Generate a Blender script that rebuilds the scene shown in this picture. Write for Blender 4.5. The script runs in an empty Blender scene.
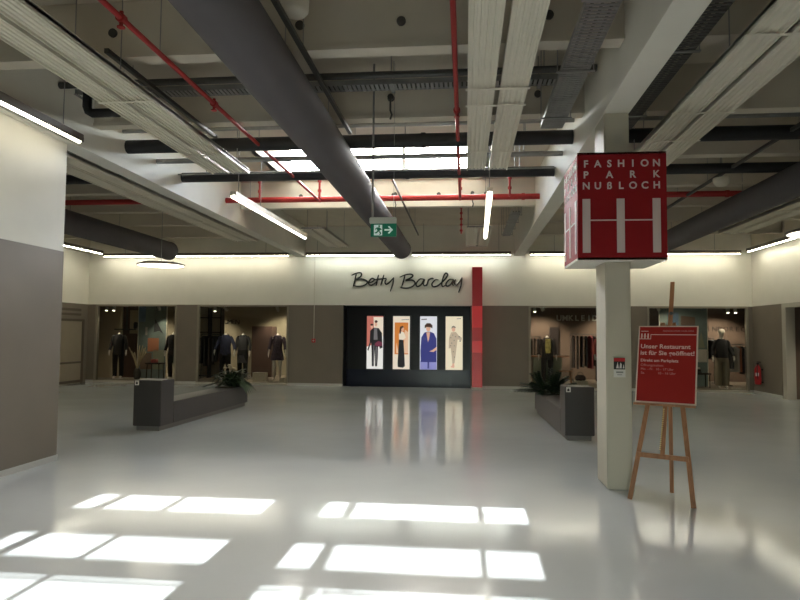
import bpy, bmesh, math, random
from mathutils import Vector, Matrix, Euler
random.seed(7)
PI = math.pi
SC = bpy.context.scene
COL = SC.collection

# ------------------------------------------------------------------ camera
CAM_H = 1.6
F = 640.0
fwd = Vector(((465 - 400) / F, -(335 - 300) / F, -1.0)).normalized()     # world +Y seen from the camera
hor = Vector((1, -0.008, 0))
up = hor.cross(fwd).normalized()
if up.y < 0: up = -up
right = fwd.cross(up)
cam_d = bpy.data.cameras.new('camera')
cam = bpy.data.objects.new('camera', cam_d)
COL.objects.link(cam)
cam_d.sensor_width = 36.0
cam_d.lens = 36.0 * F / 800.0
cam_d.clip_start = 0.05
cam_d.clip_end = 300
M = Matrix((right, fwd, up)).to_4x4()
M.translation = Vector((0, 0, CAM_H))
cam.matrix_world = M
SC.camera = cam

# ------------------------------------------------------------------ world, sun, exposure
SC.view_settings.view_transform = 'Standard'
SC.view_settings.look = 'None'
SC.view_settings.gamma = 1.0
SC.view_settings.exposure = -0.1
SC.view_settings.use_curve_mapping = False
SC.cycles.use_denoising = True
SC.cycles.max_bounces = 10
SC.cycles.diffuse_bounces = 6
SC.cycles.transparent_max_bounces = 12
SC.cycles.sample_clamp_indirect = 8.0

SUN_DIR = Vector((-0.037, 1.0, 0.664)).normalized()       # towards the sun
world = bpy.data.worlds.new('world')
SC.world = world
world.use_nodes = True
wn = world.node_tree
bg = wn.nodes['Background']
sky = wn.nodes.new('ShaderNodeTexSky')
sky.sky_type = 'NISHITA'
sky.sun_disc = False
sky.sun_elevation = math.asin(SUN_DIR.z)
sky.sun_rotation = math.atan2(SUN_DIR.x, SUN_DIR.y)
sky.dust_density = 2.5
hs = wn.nodes.new('ShaderNodeHueSaturation'); hs.inputs['Saturation'].default_value = 0.85
wn.links.new(sky.outputs[0], hs.inputs['Color']); wn.links.new(hs.outputs[0], bg.inputs[0])
bg.inputs[1].default_value = 6.5

sun_d = bpy.data.lights.new('sun', 'SUN')
sun_d.energy = 22.0
sun_d.angle = math.radians(0.35)
sun_d.color = (1.0, 0.97, 0.92)
sun = bpy.data.objects.new('sun', sun_d)
COL.objects.link(sun)
sun.rotation_euler = SUN_DIR.to_track_quat('Z', 'Y').to_euler()

def portal(name, loc, size, rot):
    l = bpy.data.lights.new(name, 'AREA')
    l.shape = 'RECTANGLE'; l.size, l.size_y = size
    l.cycles.is_portal = True
    o = bpy.data.objects.new(name, l); COL.objects.link(o)
    o.location = loc; o.rotation_euler = rot
for yg in (13.6,):
    portal('skylight_portal', (-1.78, yg-.03, 5.85), (4.2, 1.7), (-PI / 2, 0, 0))
portal('rear_window_portal', (-1.5, -8.9, 1.4), (3.0, 2.5), (PI / 2, 0, 0))

# ------------------------------------------------------------------ materials
def srgb(r, g, b):
    f = lambda c: c / 12.92 if c <= 0.04045 else ((c + 0.055) / 1.055) ** 2.4
    return (f(r / 255), f(g / 255), f(b / 255), 1)
MATS = {}
def mat(name, col, rough=0.6, metal=0.0, var=0.0, scale=3.0, bump=0.0, emit=None, estr=0.0, coat=0.0, spec=0.5, stretch=(1, 1, 1)):
    m = bpy.data.materials.new(name); m.use_nodes = True
    nt = m.node_tree; b = nt.nodes['Principled BSDF']
    b.inputs['Base Color'].default_value = (*col[:3], 1)
    b.inputs['Roughness'].default_value = rough
    b.inputs['Metallic'].default_value = metal
    b.inputs['Specular IOR Level'].default_value = spec
    b.inputs['Coat Weight'].default_value = coat
    b.inputs['Coat Roughness'].default_value = 0.13
    if emit:
        b.inputs['Emission Color'].default_value = (*emit[:3], 1)
        b.inputs['Emission Strength'].default_value = estr
    if var or bump:
        tc = nt.nodes.new('ShaderNodeTexCoord')
        mp = nt.nodes.new('ShaderNodeMapping'); mp.inputs['Scale'].default_value = stretch
        nz = nt.nodes.new('ShaderNodeTexNoise')
        nz.inputs['Scale'].default_value = scale; nz.inputs['Detail'].default_value = 5
        nt.links.new(tc.outputs['Object'], mp.inputs[0]); nt.links.new(mp.outputs[0], nz.inputs[0])
        if var:
            r = nt.nodes.new('ShaderNodeValToRGB')
            r.color_ramp.elements[0].position = 0.3; r.color_ramp.elements[1].position = 0.7
            r.color_ramp.elements[0].color = (*[max(0, c * (1 - var)) for c in col[:3]], 1)
            r.color_ramp.elements[1].color = (*[min(1, c * (1 + var)) for c in col[:3]], 1)
            nt.links.new(nz.outputs[0], r.inputs[0]); nt.links.new(r.outputs[0], b.inputs['Base Color'])
        if bump:
            bp = nt.nodes.new('ShaderNodeBump'); bp.inputs['Strength'].default_value = bump
            bp.inputs['Distance'].default_value = 0.02
            nt.links.new(nz.outputs[0], bp.inputs['Height']); nt.links.new(bp.outputs[0], b.inputs['Normal'])
    MATS[name] = m
    return m

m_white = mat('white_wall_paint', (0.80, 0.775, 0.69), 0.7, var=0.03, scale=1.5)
m_taupe = mat('taupe_wall_panel', (0.20, 0.167, 0.13), 0.5, var=0.04, scale=2.0)
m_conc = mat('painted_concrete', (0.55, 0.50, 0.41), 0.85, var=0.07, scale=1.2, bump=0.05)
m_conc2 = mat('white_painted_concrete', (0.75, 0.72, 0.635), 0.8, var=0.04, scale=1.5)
m_base = mat('pale_skirting', (0.55, 0.54, 0.5), 0.4)
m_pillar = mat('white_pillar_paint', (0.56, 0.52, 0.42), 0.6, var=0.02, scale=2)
m_duct = mat('charcoal_duct_cloth', (0.088, 0.078, 0.082), 0.75, var=0.06, scale=2.5)
m_panel = mat('cream_radiant_panel', (0.70, 0.655, 0.54), 0.5, var=0.02, scale=2)
m_black = mat('black_pipe_insulation', (0.012, 0.012, 0.013), 0.6)
m_redpipe = mat('red_pipe_enamel', (0.36, 0.03, 0.028), 0.5, spec=0.3)
m_grey = mat('galvanised_steel', (0.30, 0.30, 0.29), 0.45, 0.6, var=0.1, scale=6)
m_darkgrey = mat('dark_steel', (0.07, 0.068, 0.062), 0.5, 0.3)
m_cream = mat('cream_plastic', (0.62, 0.58, 0.48), 0.5)
m_housing = mat('lamp_housing_bronze', (0.16, 0.13, 0.10), 0.5)
m_bench = mat('grey_laminate', (0.05, 0.045, 0.043), 0.35, var=0.04, scale=5)
m_plinth = mat('grey_plinth', (0.16, 0.15, 0.14), 0.5)
m_sticker = mat('white_sticker', (0.72, 0.7, 0.66), 0.5)
m_ink = mat('black_ink', (0.01, 0.01, 0.01), 0.5)
m_red = mat('red_sign_enamel', (0.29, 0.010, 0.014), 0.6, var=0.03, scale=3, spec=0.2)
m_letter = mat('pale_sign_letter', (0.68, 0.56, 0.53), 0.5)
m_poster = mat('red_poster_print', (0.33, 0.018, 0.014), 0.6, var=0.02, spec=0.2)
m_pletter = mat('pink_poster_letter', (0.78, 0.52, 0.48), 0.5)
m_pletter2 = mat('faint_pink_letter', (0.62, 0.25, 0.23), 0.5)
m_board = mat('pale_poster_board', (0.72, 0.60, 0.50), 0.6)
m_wood = mat('oiled_beech', (0.36, 0.165, 0.075), 0.45, var=0.22, scale=6, stretch=(6, 6, 0.7))
m_brass = mat('brass_chain', (0.75, 0.6, 0.28), 0.3, 0.9)
m_green = mat('exit_sign_green', (0.0, 0.16, 0.085), 0.4, emit=(0.0, 0.22, 0.12), estr=0.08)
m_exitwhite = mat('exit_sign_white', (0.8, 0.9, 0.85), 0.4, emit=(0.7, 1, 0.85), estr=0.2)
m_exithouse = mat('exit_sign_housing', (0.55, 0.57, 0.5), 0.5)
m_tube = mat('lit_tube', (1, 1, 1), 0.5, emit=(1.0, 0.93, 0.74), estr=13.0)
m_tubecool = mat('lit_pendant_tube', (1, 1, 1), 0.5, emit=(1.0, 0.98, 0.90), estr=14.0)
m_wash = mat('lit_wall_washer', (1, 1, 1), 0.5, emit=(0.99, 0.95, 0.76), estr=48.0)
m_washcool = mat('lit_wall_washer_cool', (1, 1, 1), 0.5, emit=(0.93, 0.98, 0.86), estr=48.0)
m_disc = mat('lit_disc_diffuser', (1, 1, 1), 0.5, emit=(1.0, 0.93, 0.76), estr=4.0)
m_spotlit = mat('lit_spot_lens', (1, 1, 1), 0.3, emit=(1.0, 0.9, 0.72), estr=8.0)
m_blackgloss = mat('black_gloss_panel', (0.006, 0.006, 0.008), 0.3, spec=0.2)
m_navygloss = mat('navy_gloss_plinth', (0.010, 0.013, 0.03), 0.2, spec=0.2)
m_script = mat('black_script_letter', (0.012, 0.013, 0.01), 0.4)
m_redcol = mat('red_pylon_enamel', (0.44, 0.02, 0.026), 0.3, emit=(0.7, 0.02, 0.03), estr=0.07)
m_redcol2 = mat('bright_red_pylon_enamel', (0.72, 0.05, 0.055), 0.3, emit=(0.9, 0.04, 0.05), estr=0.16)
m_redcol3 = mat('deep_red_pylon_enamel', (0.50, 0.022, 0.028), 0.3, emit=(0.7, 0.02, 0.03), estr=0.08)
m_alu = mat('taupe_window_frame', (0.30, 0.27, 0.21), 0.4, 0.2)
m_alulight = mat('pale_window_sill', (0.5, 0.47, 0.4), 0.4)
m_shopwall = mat('shop_wall_olive', (0.30, 0.26, 0.18), 0.8, var=0.04)
m_shopbrown = mat('shop_wall_brown', (0.17, 0.115, 0.085), 0.8, var=0.05)
m_shopceil = mat('shop_ceiling_dark', (0.08, 0.07, 0.055), 0.9)
m_shopfloor = mat('shop_floor_tan', (0.26, 0.21, 0.155), 0.5, var=0.1)
m_beige = mat('beige_shop_panel', (0.42, 0.345, 0.235), 0.7)
m_sage = mat('sage_green_board', (0.26, 0.27, 0.19), 0.7)
m_teal = mat('pale_teal_print', (0.17, 0.215, 0.20), 0.6, var=0.15, scale=3)
m_blueprint = mat('blue_print', (0.12, 0.19, 0.28), 0.6, var=0.2, scale=4)
m_skin = mat('mannequin_skin', (0.72, 0.66, 0.58), 0.4)
m_cblack = mat('black_cloth', (0.012, 0.011, 0.012), 0.9)
m_cnavy = mat('navy_cloth', (0.025, 0.03, 0.065), 0.9, var=0.3, scale=12)
m_cdark = mat('dark_brown_cloth', (0.03, 0.02, 0.018), 0.9)
m_cgrey = mat('charcoal_cloth', (0.05, 0.05, 0.055), 0.9)
m_cred = mat('faded_red_cloth', (0.42, 0.10, 0.09), 0.9)
m_cmaroon = mat('maroon_cloth', (0.16, 0.025, 0.03), 0.9)
m_cwhite = mat('offwhite_cloth', (0.55, 0.5, 0.43), 0.9)
m_corange = mat('rust_cloth', (0.42, 0.17, 0.09), 0.9)
m_ckhaki = mat('khaki_cloth', (0.26, 0.215, 0.15), 0.9)
m_cyellow = mat('yellow_print_cloth', (0.62, 0.5, 0.16), 0.9, var=0.4, scale=14)
m_cfloral = mat('dark_floral_cloth', (0.045, 0.03, 0.045), 0.9, var=0.9, scale=25)
m_maroonwall = mat('maroon_cupboard', (0.09, 0.05, 0.038), 0.6)
m_whitebox = mat('white_display_box', (0.6, 0.55, 0.46), 0.6)
m_leaf = mat('dark_green_leaf', (0.012, 0.028, 0.011), 0.35, var=0.4, scale=4)
m_leaf2 = mat('mid_green_leaf', (0.018, 0.034, 0.012), 0.4, var=0.4, scale=4)
m_flower = mat('pale_flower', (0.26, 0.22, 0.15), 0.7)
m_soil = mat('dark_soil', (0.03, 0.022, 0.016), 0.95, var=0.4, scale=20)
m_pampas = mat('dry_pampas', (0.5, 0.4, 0.24), 0.9)
m_extred = mat('extinguisher_red', (0.5, 0.02, 0.025), 0.3)
m_door = mat('beige_door_leaf', (0.30, 0.255, 0.19), 0.6, var=0.03)
m_brownframe = mat('brown_door_frame', (0.10, 0.075, 0.055), 0.5)
m_skyframe = mat('skylight_frame', (0.42, 0.44, 0.46), 0.5)
m_vase = mat('dark_vase', (0.03, 0.025, 0.022), 0.5)

def floor_mat():
    m = mat('poured_resin_floor', (0.5, 0.5, 0.48), 0.16)
    nt = m.node_tree; b = nt.nodes['Principled BSDF']
    tc = nt.nodes.new('ShaderNodeTexCoord')
    nz = nt.nodes.new('ShaderNodeTexNoise'); nz.inputs['Scale'].default_value = 0.55; nz.inputs['Detail'].default_value = 6
    r = nt.nodes.new('ShaderNodeValToRGB')
    r.color_ramp.elements[0].position = 0.3; r.color_ramp.elements[1].position = 0.75
    r.color_ramp.elements[0].color = (0.47, 0.50, 0.51, 1); r.color_ramp.elements[1].color = (0.54, 0.57, 0.58, 1)
    nt.links.new(tc.outputs['Object'], nz.inputs[0]); nt.links.new(nz.outputs[0], r.inputs[0]); nt.links.new(r.outputs[0], b.inputs['Base Color'])
    n2 = nt.nodes.new('ShaderNodeTexNoise'); n2.inputs['Scale'].default_value = 1.6; n2.inputs['Detail'].default_value = 4
    mr = nt.nodes.new('ShaderNodeMapRange'); mr.inputs[3].default_value = 0.08; mr.inputs[4].default_value = 0.16
    nt.links.new(tc.outputs['Object'], n2.inputs[0]); nt.links.new(n2.outputs[0], mr.inputs[0]); nt.links.new(mr.outputs[0], b.inputs['Roughness'])
    bp = nt.nodes.new('ShaderNodeBump'); bp.inputs['Strength'].default_value = 0.035; bp.inputs['Distance'].default_value = 0.05
    nt.links.new(n2.outputs[0], bp.inputs['Height']); nt.links.new(bp.outputs[0], b.inputs['Normal'])
    return m
m_floor = floor_mat()

def glass_mat(name, tint, gloss):
    m = bpy.data.materials.new(name); m.use_nodes = True
    nt = m.node_tree; nt.nodes.clear()
    out = nt.nodes.new('ShaderNodeOutputMaterial'); mix = nt.nodes.new('ShaderNodeMixShader')
    tr = nt.nodes.new('ShaderNodeBsdfTransparent'); gl = nt.nodes.new('ShaderNodeBsdfGlossy')
    tr.inputs[0].default_value = tint; gl.inputs['Roughness'].default_value = 0.02
    lw = nt.nodes.new('ShaderNodeFresnel'); lw.inputs[0].default_value = 1.35
    mm = nt.nodes.new('ShaderNodeMath'); mm.operation = 'MULTIPLY'; mm.inputs[1].default_value = gloss
    nt.links.new(lw.outputs[0], mm.inputs[0]); nt.links.new(mm.outputs[0], mix.inputs[0])
    nt.links.new(tr.outputs[0], mix.inputs[1]); nt.links.new(gl.outputs[0], mix.inputs[2]); nt.links.new(mix.outputs[0], out.inputs[0])
    return m
m_glass = glass_mat('shop_glass', (0.86, 0.87, 0.84, 1), 1.0)
m_skyglass = glass_mat('skylight_glass', (0.93, 0.96, 0.98, 1), 0.6)

# ------------------------------------------------------------------ mesh helpers
class MB:
    def __init__(s): s.v = []; s.f = []; s.sm = []
    def add(s, vs, fs, smooth=False):
        o = len(s.v); s.v += [tuple(p) for p in vs]
        for f in fs: s.f.append([o + i for i in f]); s.sm.append(smooth)
        return s
    def box(s, x0, x1, y0, y1, z0, z1):
        return s.add([(x0,y0,z0),(x1,y0,z0),(x1,y1,z0),(x0,y1,z0),(x0,y0,z1),(x1,y0,z1),(x1,y1,z1),(x0,y1,z1)],
                     [(0,3,2,1),(4,5,6,7),(0,1,5,4),(1,2,6,5),(2,3,7,6),(3,0,4,7)])
    def bev(s, x0, x1, y0, y1, z0, z1, b=0.01):
        bm = bmesh.new()
        bmesh.ops.create_cube(bm, size=1)
        for v in bm.verts:
            v.co = ((x0+x1)/2 + v.co.x*(x1-x0), (y0+y1)/2 + v.co.y*(y1-y0), (z0+z1)/2 + v.co.z*(z1-z0))
        bmesh.ops.bevel(bm, geom=bm.edges[:], offset=b, segments=2, affect='EDGES')
        bm.verts.index_update()
        s.add([v.co[:] for v in bm.verts], [[v.index for v in f.verts] for f in bm.faces]); bm.free()
        return s
    def ring(s, c, ax, r, n, r2=None, ref=None):
        ax = Vector(ax).normalized()
        u = Vector(ref) if ref else (Vector((0,0,1)) if abs(ax.z) < 0.9 else Vector((1,0,0)))
        u = (u - ax*u.dot(ax)).normalized(); w = ax.cross(u); r2 = r if r2 is None else r2
        return [tuple(Vector(c) + u*(r*math.cos(2*PI*i/n)) + w*(r2*math.sin(2*PI*i/n))) for i in range(n)]
    def loft(s, rings, caps=True, smooth=True):
        n = len(rings[0]); vs = [p for r in rings for p in r]; fs = []
        for k in range(len(rings)-1):
            for i in range(n):
                j = (i+1) % n; fs.append((k*n+i, k*n+j, (k+1)*n+j, (k+1)*n+i))
        s.add(vs, fs, smooth)
        if caps:
            s.add(rings[0], [tuple(reversed(range(n)))]); s.add(rings[-1], [tuple(range(n))])
        return s
    def cyl(s, a, b, r, n=12, r2=None):
        a, b = Vector(a), Vector(b); d = b - a
        return s.loft([s.ring(a, d, r, n), s.ring(b, d, r if r2 is None else r2, n)])
    def tube(s, pts, r, n=8):
        pts = [Vector(p) for p in pts]; rings = []; ref = None
        rr = r if isinstance(r, (list, tuple)) else [r]*len(pts)
        for i, p in enumerate(pts):
            t = (pts[min(i+1, len(pts)-1)] - pts[max(i-1, 0)]).normalized()
            if ref is None: ref = Vector((0,0,1)) if abs(t.z) < 0.9 else Vector((1,0,0))
            ref = (ref - t*ref.dot(t))
            if ref.length < 1e-4: ref = Vector((1,0,0)) if abs(t.x) < 0.9 else Vector((0,1,0)); ref = ref - t*ref.dot(t)
            ref.normalize()
            rings.append(s.ring(p, t, rr[i], n, ref=ref))
        return s.loft(rings)
    def bar(s, a, b, w, h, ref=(0,0,1)):
        a, b = Vector(a), Vector(b); d = (b-a).normalized(); u = Vector(ref); u = (u - d*u.dot(d)).normalized(); x = d.cross(u)
        vs = [p + x*(i*w/2) + u*(j*h/2) for p in (a, b) for i, j in ((-1,-1),(1,-1),(1,1),(-1,1))]
        return s.add(vs, [(3,2,1,0),(4,5,6,7),(0,1,5,4),(1,2,6,5),(2,3,7,6),(3,0,4,7)])
    def prism(s, poly, y0, y1):
        """poly of (x, z) points, extruded along y"""
        n = len(poly); vs = [(x, y0, z) for x, z in poly] + [(x, y1, z) for x, z in poly]
        fs = [tuple(range(n)), tuple(reversed(range(n, 2*n)))] + [(i, n+i, n+(i+1) % n, (i+1) % n) for i in range(n)]
        return s.add(vs, fs)
    def lathe(s, prof, c, n=20):
        return s.loft([[(c[0]+r*math.cos(2*PI*i/n), c[1]+r*math.sin(2*PI*i/n), c[2]+z) for i in range(n)] for r, z in prof])
    def xf(s, m):
        s.v = [tuple(m @ Vector(p)) for p in s.v]; return s
    def build(s, name, material, parent=None):
        me = bpy.data.meshes.new(name); me.from_pydata(s.v, [], s.f)
        me.polygons.foreach_set('use_smooth', s.sm); me.update()
        bm = bmesh.new(); bm.from_mesh(me); bmesh.ops.recalc_face_normals(bm, faces=bm.faces[:]); bm.to_mesh(me); bm.free()
        if material: me.materials.append(material)
        o = bpy.data.objects.new(name, me); COL.objects.link(o)
        if parent: o.parent = parent
        return o
def B(*a): return MB().box(*a)

def tag(o, label, cat, group=None, kind=None):
    o['label'] = label; o['category'] = cat
    if group: o['group'] = group
    if kind: o['kind'] = kind
    return o
def thing(name, label, cat, loc=(0,0,0), rz=0, group=None):
    o = bpy.data.objects.new(name, None); o.empty_display_size = 0.1; COL.objects.link(o)
    o.location = loc; o.rotation_euler = (0, 0, rz)
    return tag(o, label, cat, group)
def struct(name, mb, m, parent=None):
    o = mb.build(name, m, parent)
    if not parent: o['kind'] = 'structure'
    return o
def text_mesh(body, size, align='LEFT', depth=0.003, bold=0.0):
    cu = bpy.data.curves.new('txt', 'FONT'); cu.body = body; cu.size = size; cu.align_x = align; cu.extrude = depth; cu.offset = bold
    cu.resolution_u = 3
    o = bpy.data.objects.new('txt', cu); COL.objects.link(o)
    dg = bpy.context.evaluated_depsgraph_get()
    me = bpy.data.meshes.new_from_object(o.evaluated_get(dg))
    vs = [v.co[:] for v in me.vertices]; fs = [list(p.vertices) for p in me.polygons]
    bpy.data.objects.remove(o); bpy.data.curves.remove(cu); bpy.data.meshes.remove(me)
    return vs, fs
def put_text(mb, body, size, x, z, y, align='LEFT', sx=1.0, bold=0.0, depth=0.003):
    """text facing -Y at (x, y, z baseline)"""
    vs, fs = text_mesh(body, size, align, depth, bold)
    mb.add([(x + p[0]*sx, y - p[2], z + p[1]) for p in vs], fs)
    return mb
def glyph_caps(mb, ch, cx, z, h, y, bold=0.0, depth=0.003):
    """one capital letter of cap height h centred at cx"""
    vs, fs = text_mesh(ch, 1.0, 'LEFT', 0.0, 0.0)
    x0 = min(p[0] for p in vs); x1 = max(p[0] for p in vs); z1 = 0.73
    k = h / z1
    vs, fs = text_mesh(ch, k, 'LEFT', depth, bold)
    mb.add([(cx + p[0] - (x0+x1)/2*k, y - p[2], z + p[1]) for p in vs], fs)

# ------------------------------------------------------------------ the hall
XL, XR, YF, YB, ZC = -12.1, 8.3, 19.5, -9.0, 4.95
BXL0, BXL1 = -5.25, -4.97          # left main beam
BXR0, BXR1 = 1.475, 1.75           # right main beam
struct('floor', B(XL-0.3, XR+6, YB-0.3, YF+5, -0.2, 0), m_floor)
OX0, OX1 = -3.85, 0.34
GLAZ = (13.6,)                # the saw-tooth roof lights of the middle bay: glazing plane of each
def ceiling():
    mb = MB(); T = ZC + 0.03
    mb.box(XL-0.3, OX0, YB-0.3, YF+0.3, ZC, T); mb.box(OX1, XR+0.3, YB-0.3, YF+0.3, ZC, T)
    y = YB-0.3
    for g in sorted(GLAZ):
        mb.box(OX0, OX1, y, g-2.7, ZC, T); y = g
    mb.box(OX0, OX1, y, YF+0.3, ZC, T)
    return mb
struct('ceiling', ceiling(), m_conc)
for k, g in enumerate(GLAZ):
    rf = MB()
    vs = [(x, y, z) for x in (OX0-.1, OX1+.1) for y, z in ((g-2.7, ZC+.0), (g+.06, 6.8), (g+.06, 6.9), (g-2.7, ZC+.12))]
    rf.add(vs, [(0,1,2,3),(7,6,5,4),(0,4,5,1),(1,5,6,2),(2,6,7,3),(3,7,4,0)])
    for x in (OX0-.1, OX1+.02):
        tri = [(x, g-2.7, ZC), (x, g+.06, ZC), (x, g+.06, 6.85)]
        rf.add(tri + [(q[0]+.08, q[1], q[2]) for q in tri], [(0,1,2),(5,4,3),(0,3,4,1),(1,4,5,2),(2,5,3,0)])
    struct('ceiling_roof_light', rf, m_conc2)
    fr = MB().box(OX0, OX1, g, g+.06, 6.16, 6.31).box(OX0, OX1, g, g+.06, 6.7, 6.85)
    fr.box(-1.37, -1.29, g, g+.06, ZC, 6.7)
    w = struct('window_%d' % (8+k), fr, m_skyframe)
    MB().box(OX0, OX1, g+.025, g+.033, ZC, 6.7).build('pane', m_skyglass, w)

def in_open(x, y):
    return OX0-.02 < x < OX1+.02 and any(g-2.75 < y < g+.05 for g in GLAZ)
# added bar on posts, out of view, shading the gap between sun patches
struct('roof_shade_bar', MB().box(-4.7, 1.0, 16.0, 16.08, 6.95, 7.39).box(-4.7, -4.6, 16.0, 16.08, ZC+.03, 6.95).box(.9, 1.0, 16.0, 16.08, ZC+.03, 6.95), m_skyframe)

# joists
def joist(y, x0, x1, m=m_conc):
    mb = MB()
    mb.box(x0, x1, y, y+0.15, 4.4, ZC-0.005)
    mb.box(x0, x1, y-0.02, y+0.17, 4.36, 4.4)
    return struct('ceiling_beam', mb, m)
CB = (BXL1+0.005, BXR0-0.005)
for y in (-8.0, 0.0, 4.02, 6.0, 8.0, 13.66):
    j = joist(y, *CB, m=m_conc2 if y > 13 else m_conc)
    if y in (6.0, 8.0, 13.66):
        for x in {6.0: (-3.55, -1.62, -0.62, 0.78), 8.0: (-3.3, -1.95, -0.95, 0.9), 13.66: (-3.6, -2.6, -1.55, -0.57, 0.44)}[y]:
            MB().cyl((x, y-0.022, 4.62), (x, y+0.01, 4.62), 0.045, 14).build('hole_shade_disc', m_darkgrey, j)  # dark discs stand in for the shade inside round holes
for y in (0.0, 2.0, 4.0, 6.0, 8.0, 10.0, 12.0, 13.9, 15.66, 17.66):
    joist(y, BXR1+0.005, XR-0.005); joist(y, XL+0.005, BXL0-0.005)
# main beams
struct('ceiling_beam', B(BXL0, BXL1, YB, YF-0.005, 4.0, ZC-0.005), m_conc2)
struct('ceiling_beam', B(BXR0, BXR1, YB, YF-0.005, 4.0, ZC-0.005), m_conc2)
# right pillar and the left wall that ends beside the opening
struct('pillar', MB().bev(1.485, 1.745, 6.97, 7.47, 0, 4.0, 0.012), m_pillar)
lw = struct('wall_left', B(-5.25, -5.07, YB, 7.6, 2.615, 4.0), m_white)
MB().box(-5.25, -5.066, YB, 7.602, 0.07, 2.615).build('wainscot', m_taupe, lw)
struct('baseboard_left', B(-5.25, -5.055, YB, 7.612, 0, 0.07), m_base)

# back wall with four shop windows and the niche
WINS = [(-11.82, -9.1), (-8.42, -5.47), (1.9, 4.62), (5.34, 8.17)]
NICHE = (-3.74, 0.18)
ZW0, ZW1 = 0.06, 2.49
def wall_back():
    mb = MB()
    xs = [-13.6]
    for a, b in sorted(WINS + [NICHE]):
        mb.box(xs[-1], a, YF, YF+0.22, 0.0, ZW1); xs.append(b)
    mb.box(xs[-1], 10.6, YF, YF+0.22, 0.0, ZW1)
    return mb
wb = struct('wall_back', B(-13.6, 10.6, YF, YF+0.22, ZW1, ZC), m_white)
wall_back().build('wainscot', m_taupe, wb)
MB().box(XL-0.2, XR+0.2, YF-0.012, YF, 4.12, ZC).build('upper_concrete', m_conc2, wb)
bb = MB()
xs = [XL]
for a, b in sorted(WINS + [NICHE]):
    bb.box(xs[-1], a, YF-0.02, YF-0.001, 0, 0.075); xs.append(b)
bb.box(xs[-1], XR, YF-0.02, YF-0.001, 0, 0.075)
struct('baseboard_back', bb, m_base)
for n, (a, b) in enumerate(WINS):
    fr = MB(); t = 0.055
    fr.box(a, a+t, YF-0.03, YF+0.08, ZW0, ZW1).box(b-t, b, YF-0.03, YF+0.08, ZW0, ZW1)
    fr.box(a+t, b-t, YF-0.03, YF+0.08, ZW1-t, ZW1)
    w = struct('window_%d' % (n+3), fr, m_alu)
    MB().box(a, b, YF-0.05, YF+0.12, 0.0, ZW0).build('sill', m_alulight, w)
    MB().box(a+t, b-t, YF+0.02, YF+0.03, ZW0, ZW1-t).build('pane', m_glass, w)
# side walls
wfl = struct('wall_far_left', B(XL-0.2, XL, YB, YF, ZW1, ZC), m_white)
MB().box(XL-0.2, XL+0.004, YB, YF, 0, ZW1).build('wainscot', m_taupe, wfl)
wr = struct('wall_right', MB().box(XR, XR+0.2, YB, YF, ZW1, ZC), m_white)
MB().box(XR-0.004, XR+0.2, 17.75, YF, 0, ZW1).box(XR-0.004, XR+0.2, YB, 12.6, 0, ZW1).build('wainscot', m_taupe, wr)
MB().box(XR-0.012, XR, YB, YF-0.013, 4.12, ZC).build('upper_concrete', m_conc, wr)
MB().box(XL, XL+0.012, YB, YF-0.013, 4.12, ZC).build('upper_concrete', m_conc, wfl)
struct('baseboard_right', B(XR-0.02, XR-0.005, 17.8, YF-0.02, 0, 0.075), m_base)
# rear wall; its glazed opening is unseen and added for fill daylight
wre = struct('wall_rear', MB().box(XL-0.2, -3.0, YB-0.2, YB, 0, ZC).box(0, XR+0.2, YB-0.2, YB, 0, ZC).box(-3.0, 0, YB-0.2, YB, 2.7, ZC), m_white)
we = struct('window_7', MB().box(-3.0, 0, YB-0.12, YB-0.04, 2.63, 2.7).box(-3.0, 0, YB-0.12, YB-0.04, 0, 0.08)
            .box(-1.55, -1.45, YB-0.12, YB-0.04, 0, 2.7), m_alu)
MB().box(-3.0, 0, YB-0.09, YB-0.08, 0.08, 2.63).build('pane', m_glass, we)

# door on the far left wall
dl = struct('door_1', MB().box(XL, XL+0.05, 19.17, 19.27, 0, 1.98).box(XL, XL+0.05, 17.4, 17.5, 0, 1.98).box(XL, XL+0.05, 17.4, 19.27, 1.93, 2.0), m_brownframe)
MB().box(XL+0.005, XL+0.03, 17.5, 19.17, 0.0, 1.93).build('door_leaf', m_door, dl)
MB().box(XL+0.03, XL+0.045, 17.5, 19.17, 0.62, 0.68).box(XL+0.03, XL+0.045, 17.5, 19.17, 0.02, 0.1).build('rail', m_brownframe, dl)
bt = tag(MB().box(XL, XL+0.03, 17.5, 19.2, 2.05, 2.4).build('sign_board', m_taupe), 'brown sign board with two faint text lines above the beige door', 'sign')
MB().box(XL+0.03, XL+0.034, 17.6, 19.1, 2.25, 2.33).box(XL+0.03, XL+0.034, 17.6, 19.1, 2.11, 2.18).build('text_line', m_brownframe, bt)

# ------------------------------------------------------------------ shops behind the glass
def shop(x0, x1, depth, mw, mback, tagn):
    y0, y1 = YF+0.22, YF+0.22+depth
    struct('wall_%s_shop' % tagn, MB().box(x0, x1, y1, y1+0.1, 0, 2.9).box(x0-0.1, x0, y0, y1, 0, 2.9).box(x1, x1+0.1, y0, y1, 0, 2.9), mback)
    struct('ceiling_%s_shop' % tagn, B(x0-0.1, x1+0.1, y0, y1+0.1, 2.72, 2.85), m_shopceil)
    struct('floor_%s_shop' % tagn, B(x0, x1, y0, y1, 0, 0.06), m_shopfloor)
shop(-13.4, -4.9, 3.6, m_shopwall, m_shopwall, 'left')
shop(1.4, 10.4, 3.6, m_shopbrown, m_shopbrown, 'right')
struct('wall_right_shop_side', MB().box(8.5, 12.5, 17.75, 17.85, 0, 2.9).box(12.5, 12.6, 12.4, 17.85, 0, 2.9).box(8.5, 12.6, 12.4, 12.5, 0, 2.9), m_shopbrown)
struct('ceiling_right_shop', B(8.5, 12.6, 12.4, 17.85, 2.6, 2.7), m_shopceil)
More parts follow.
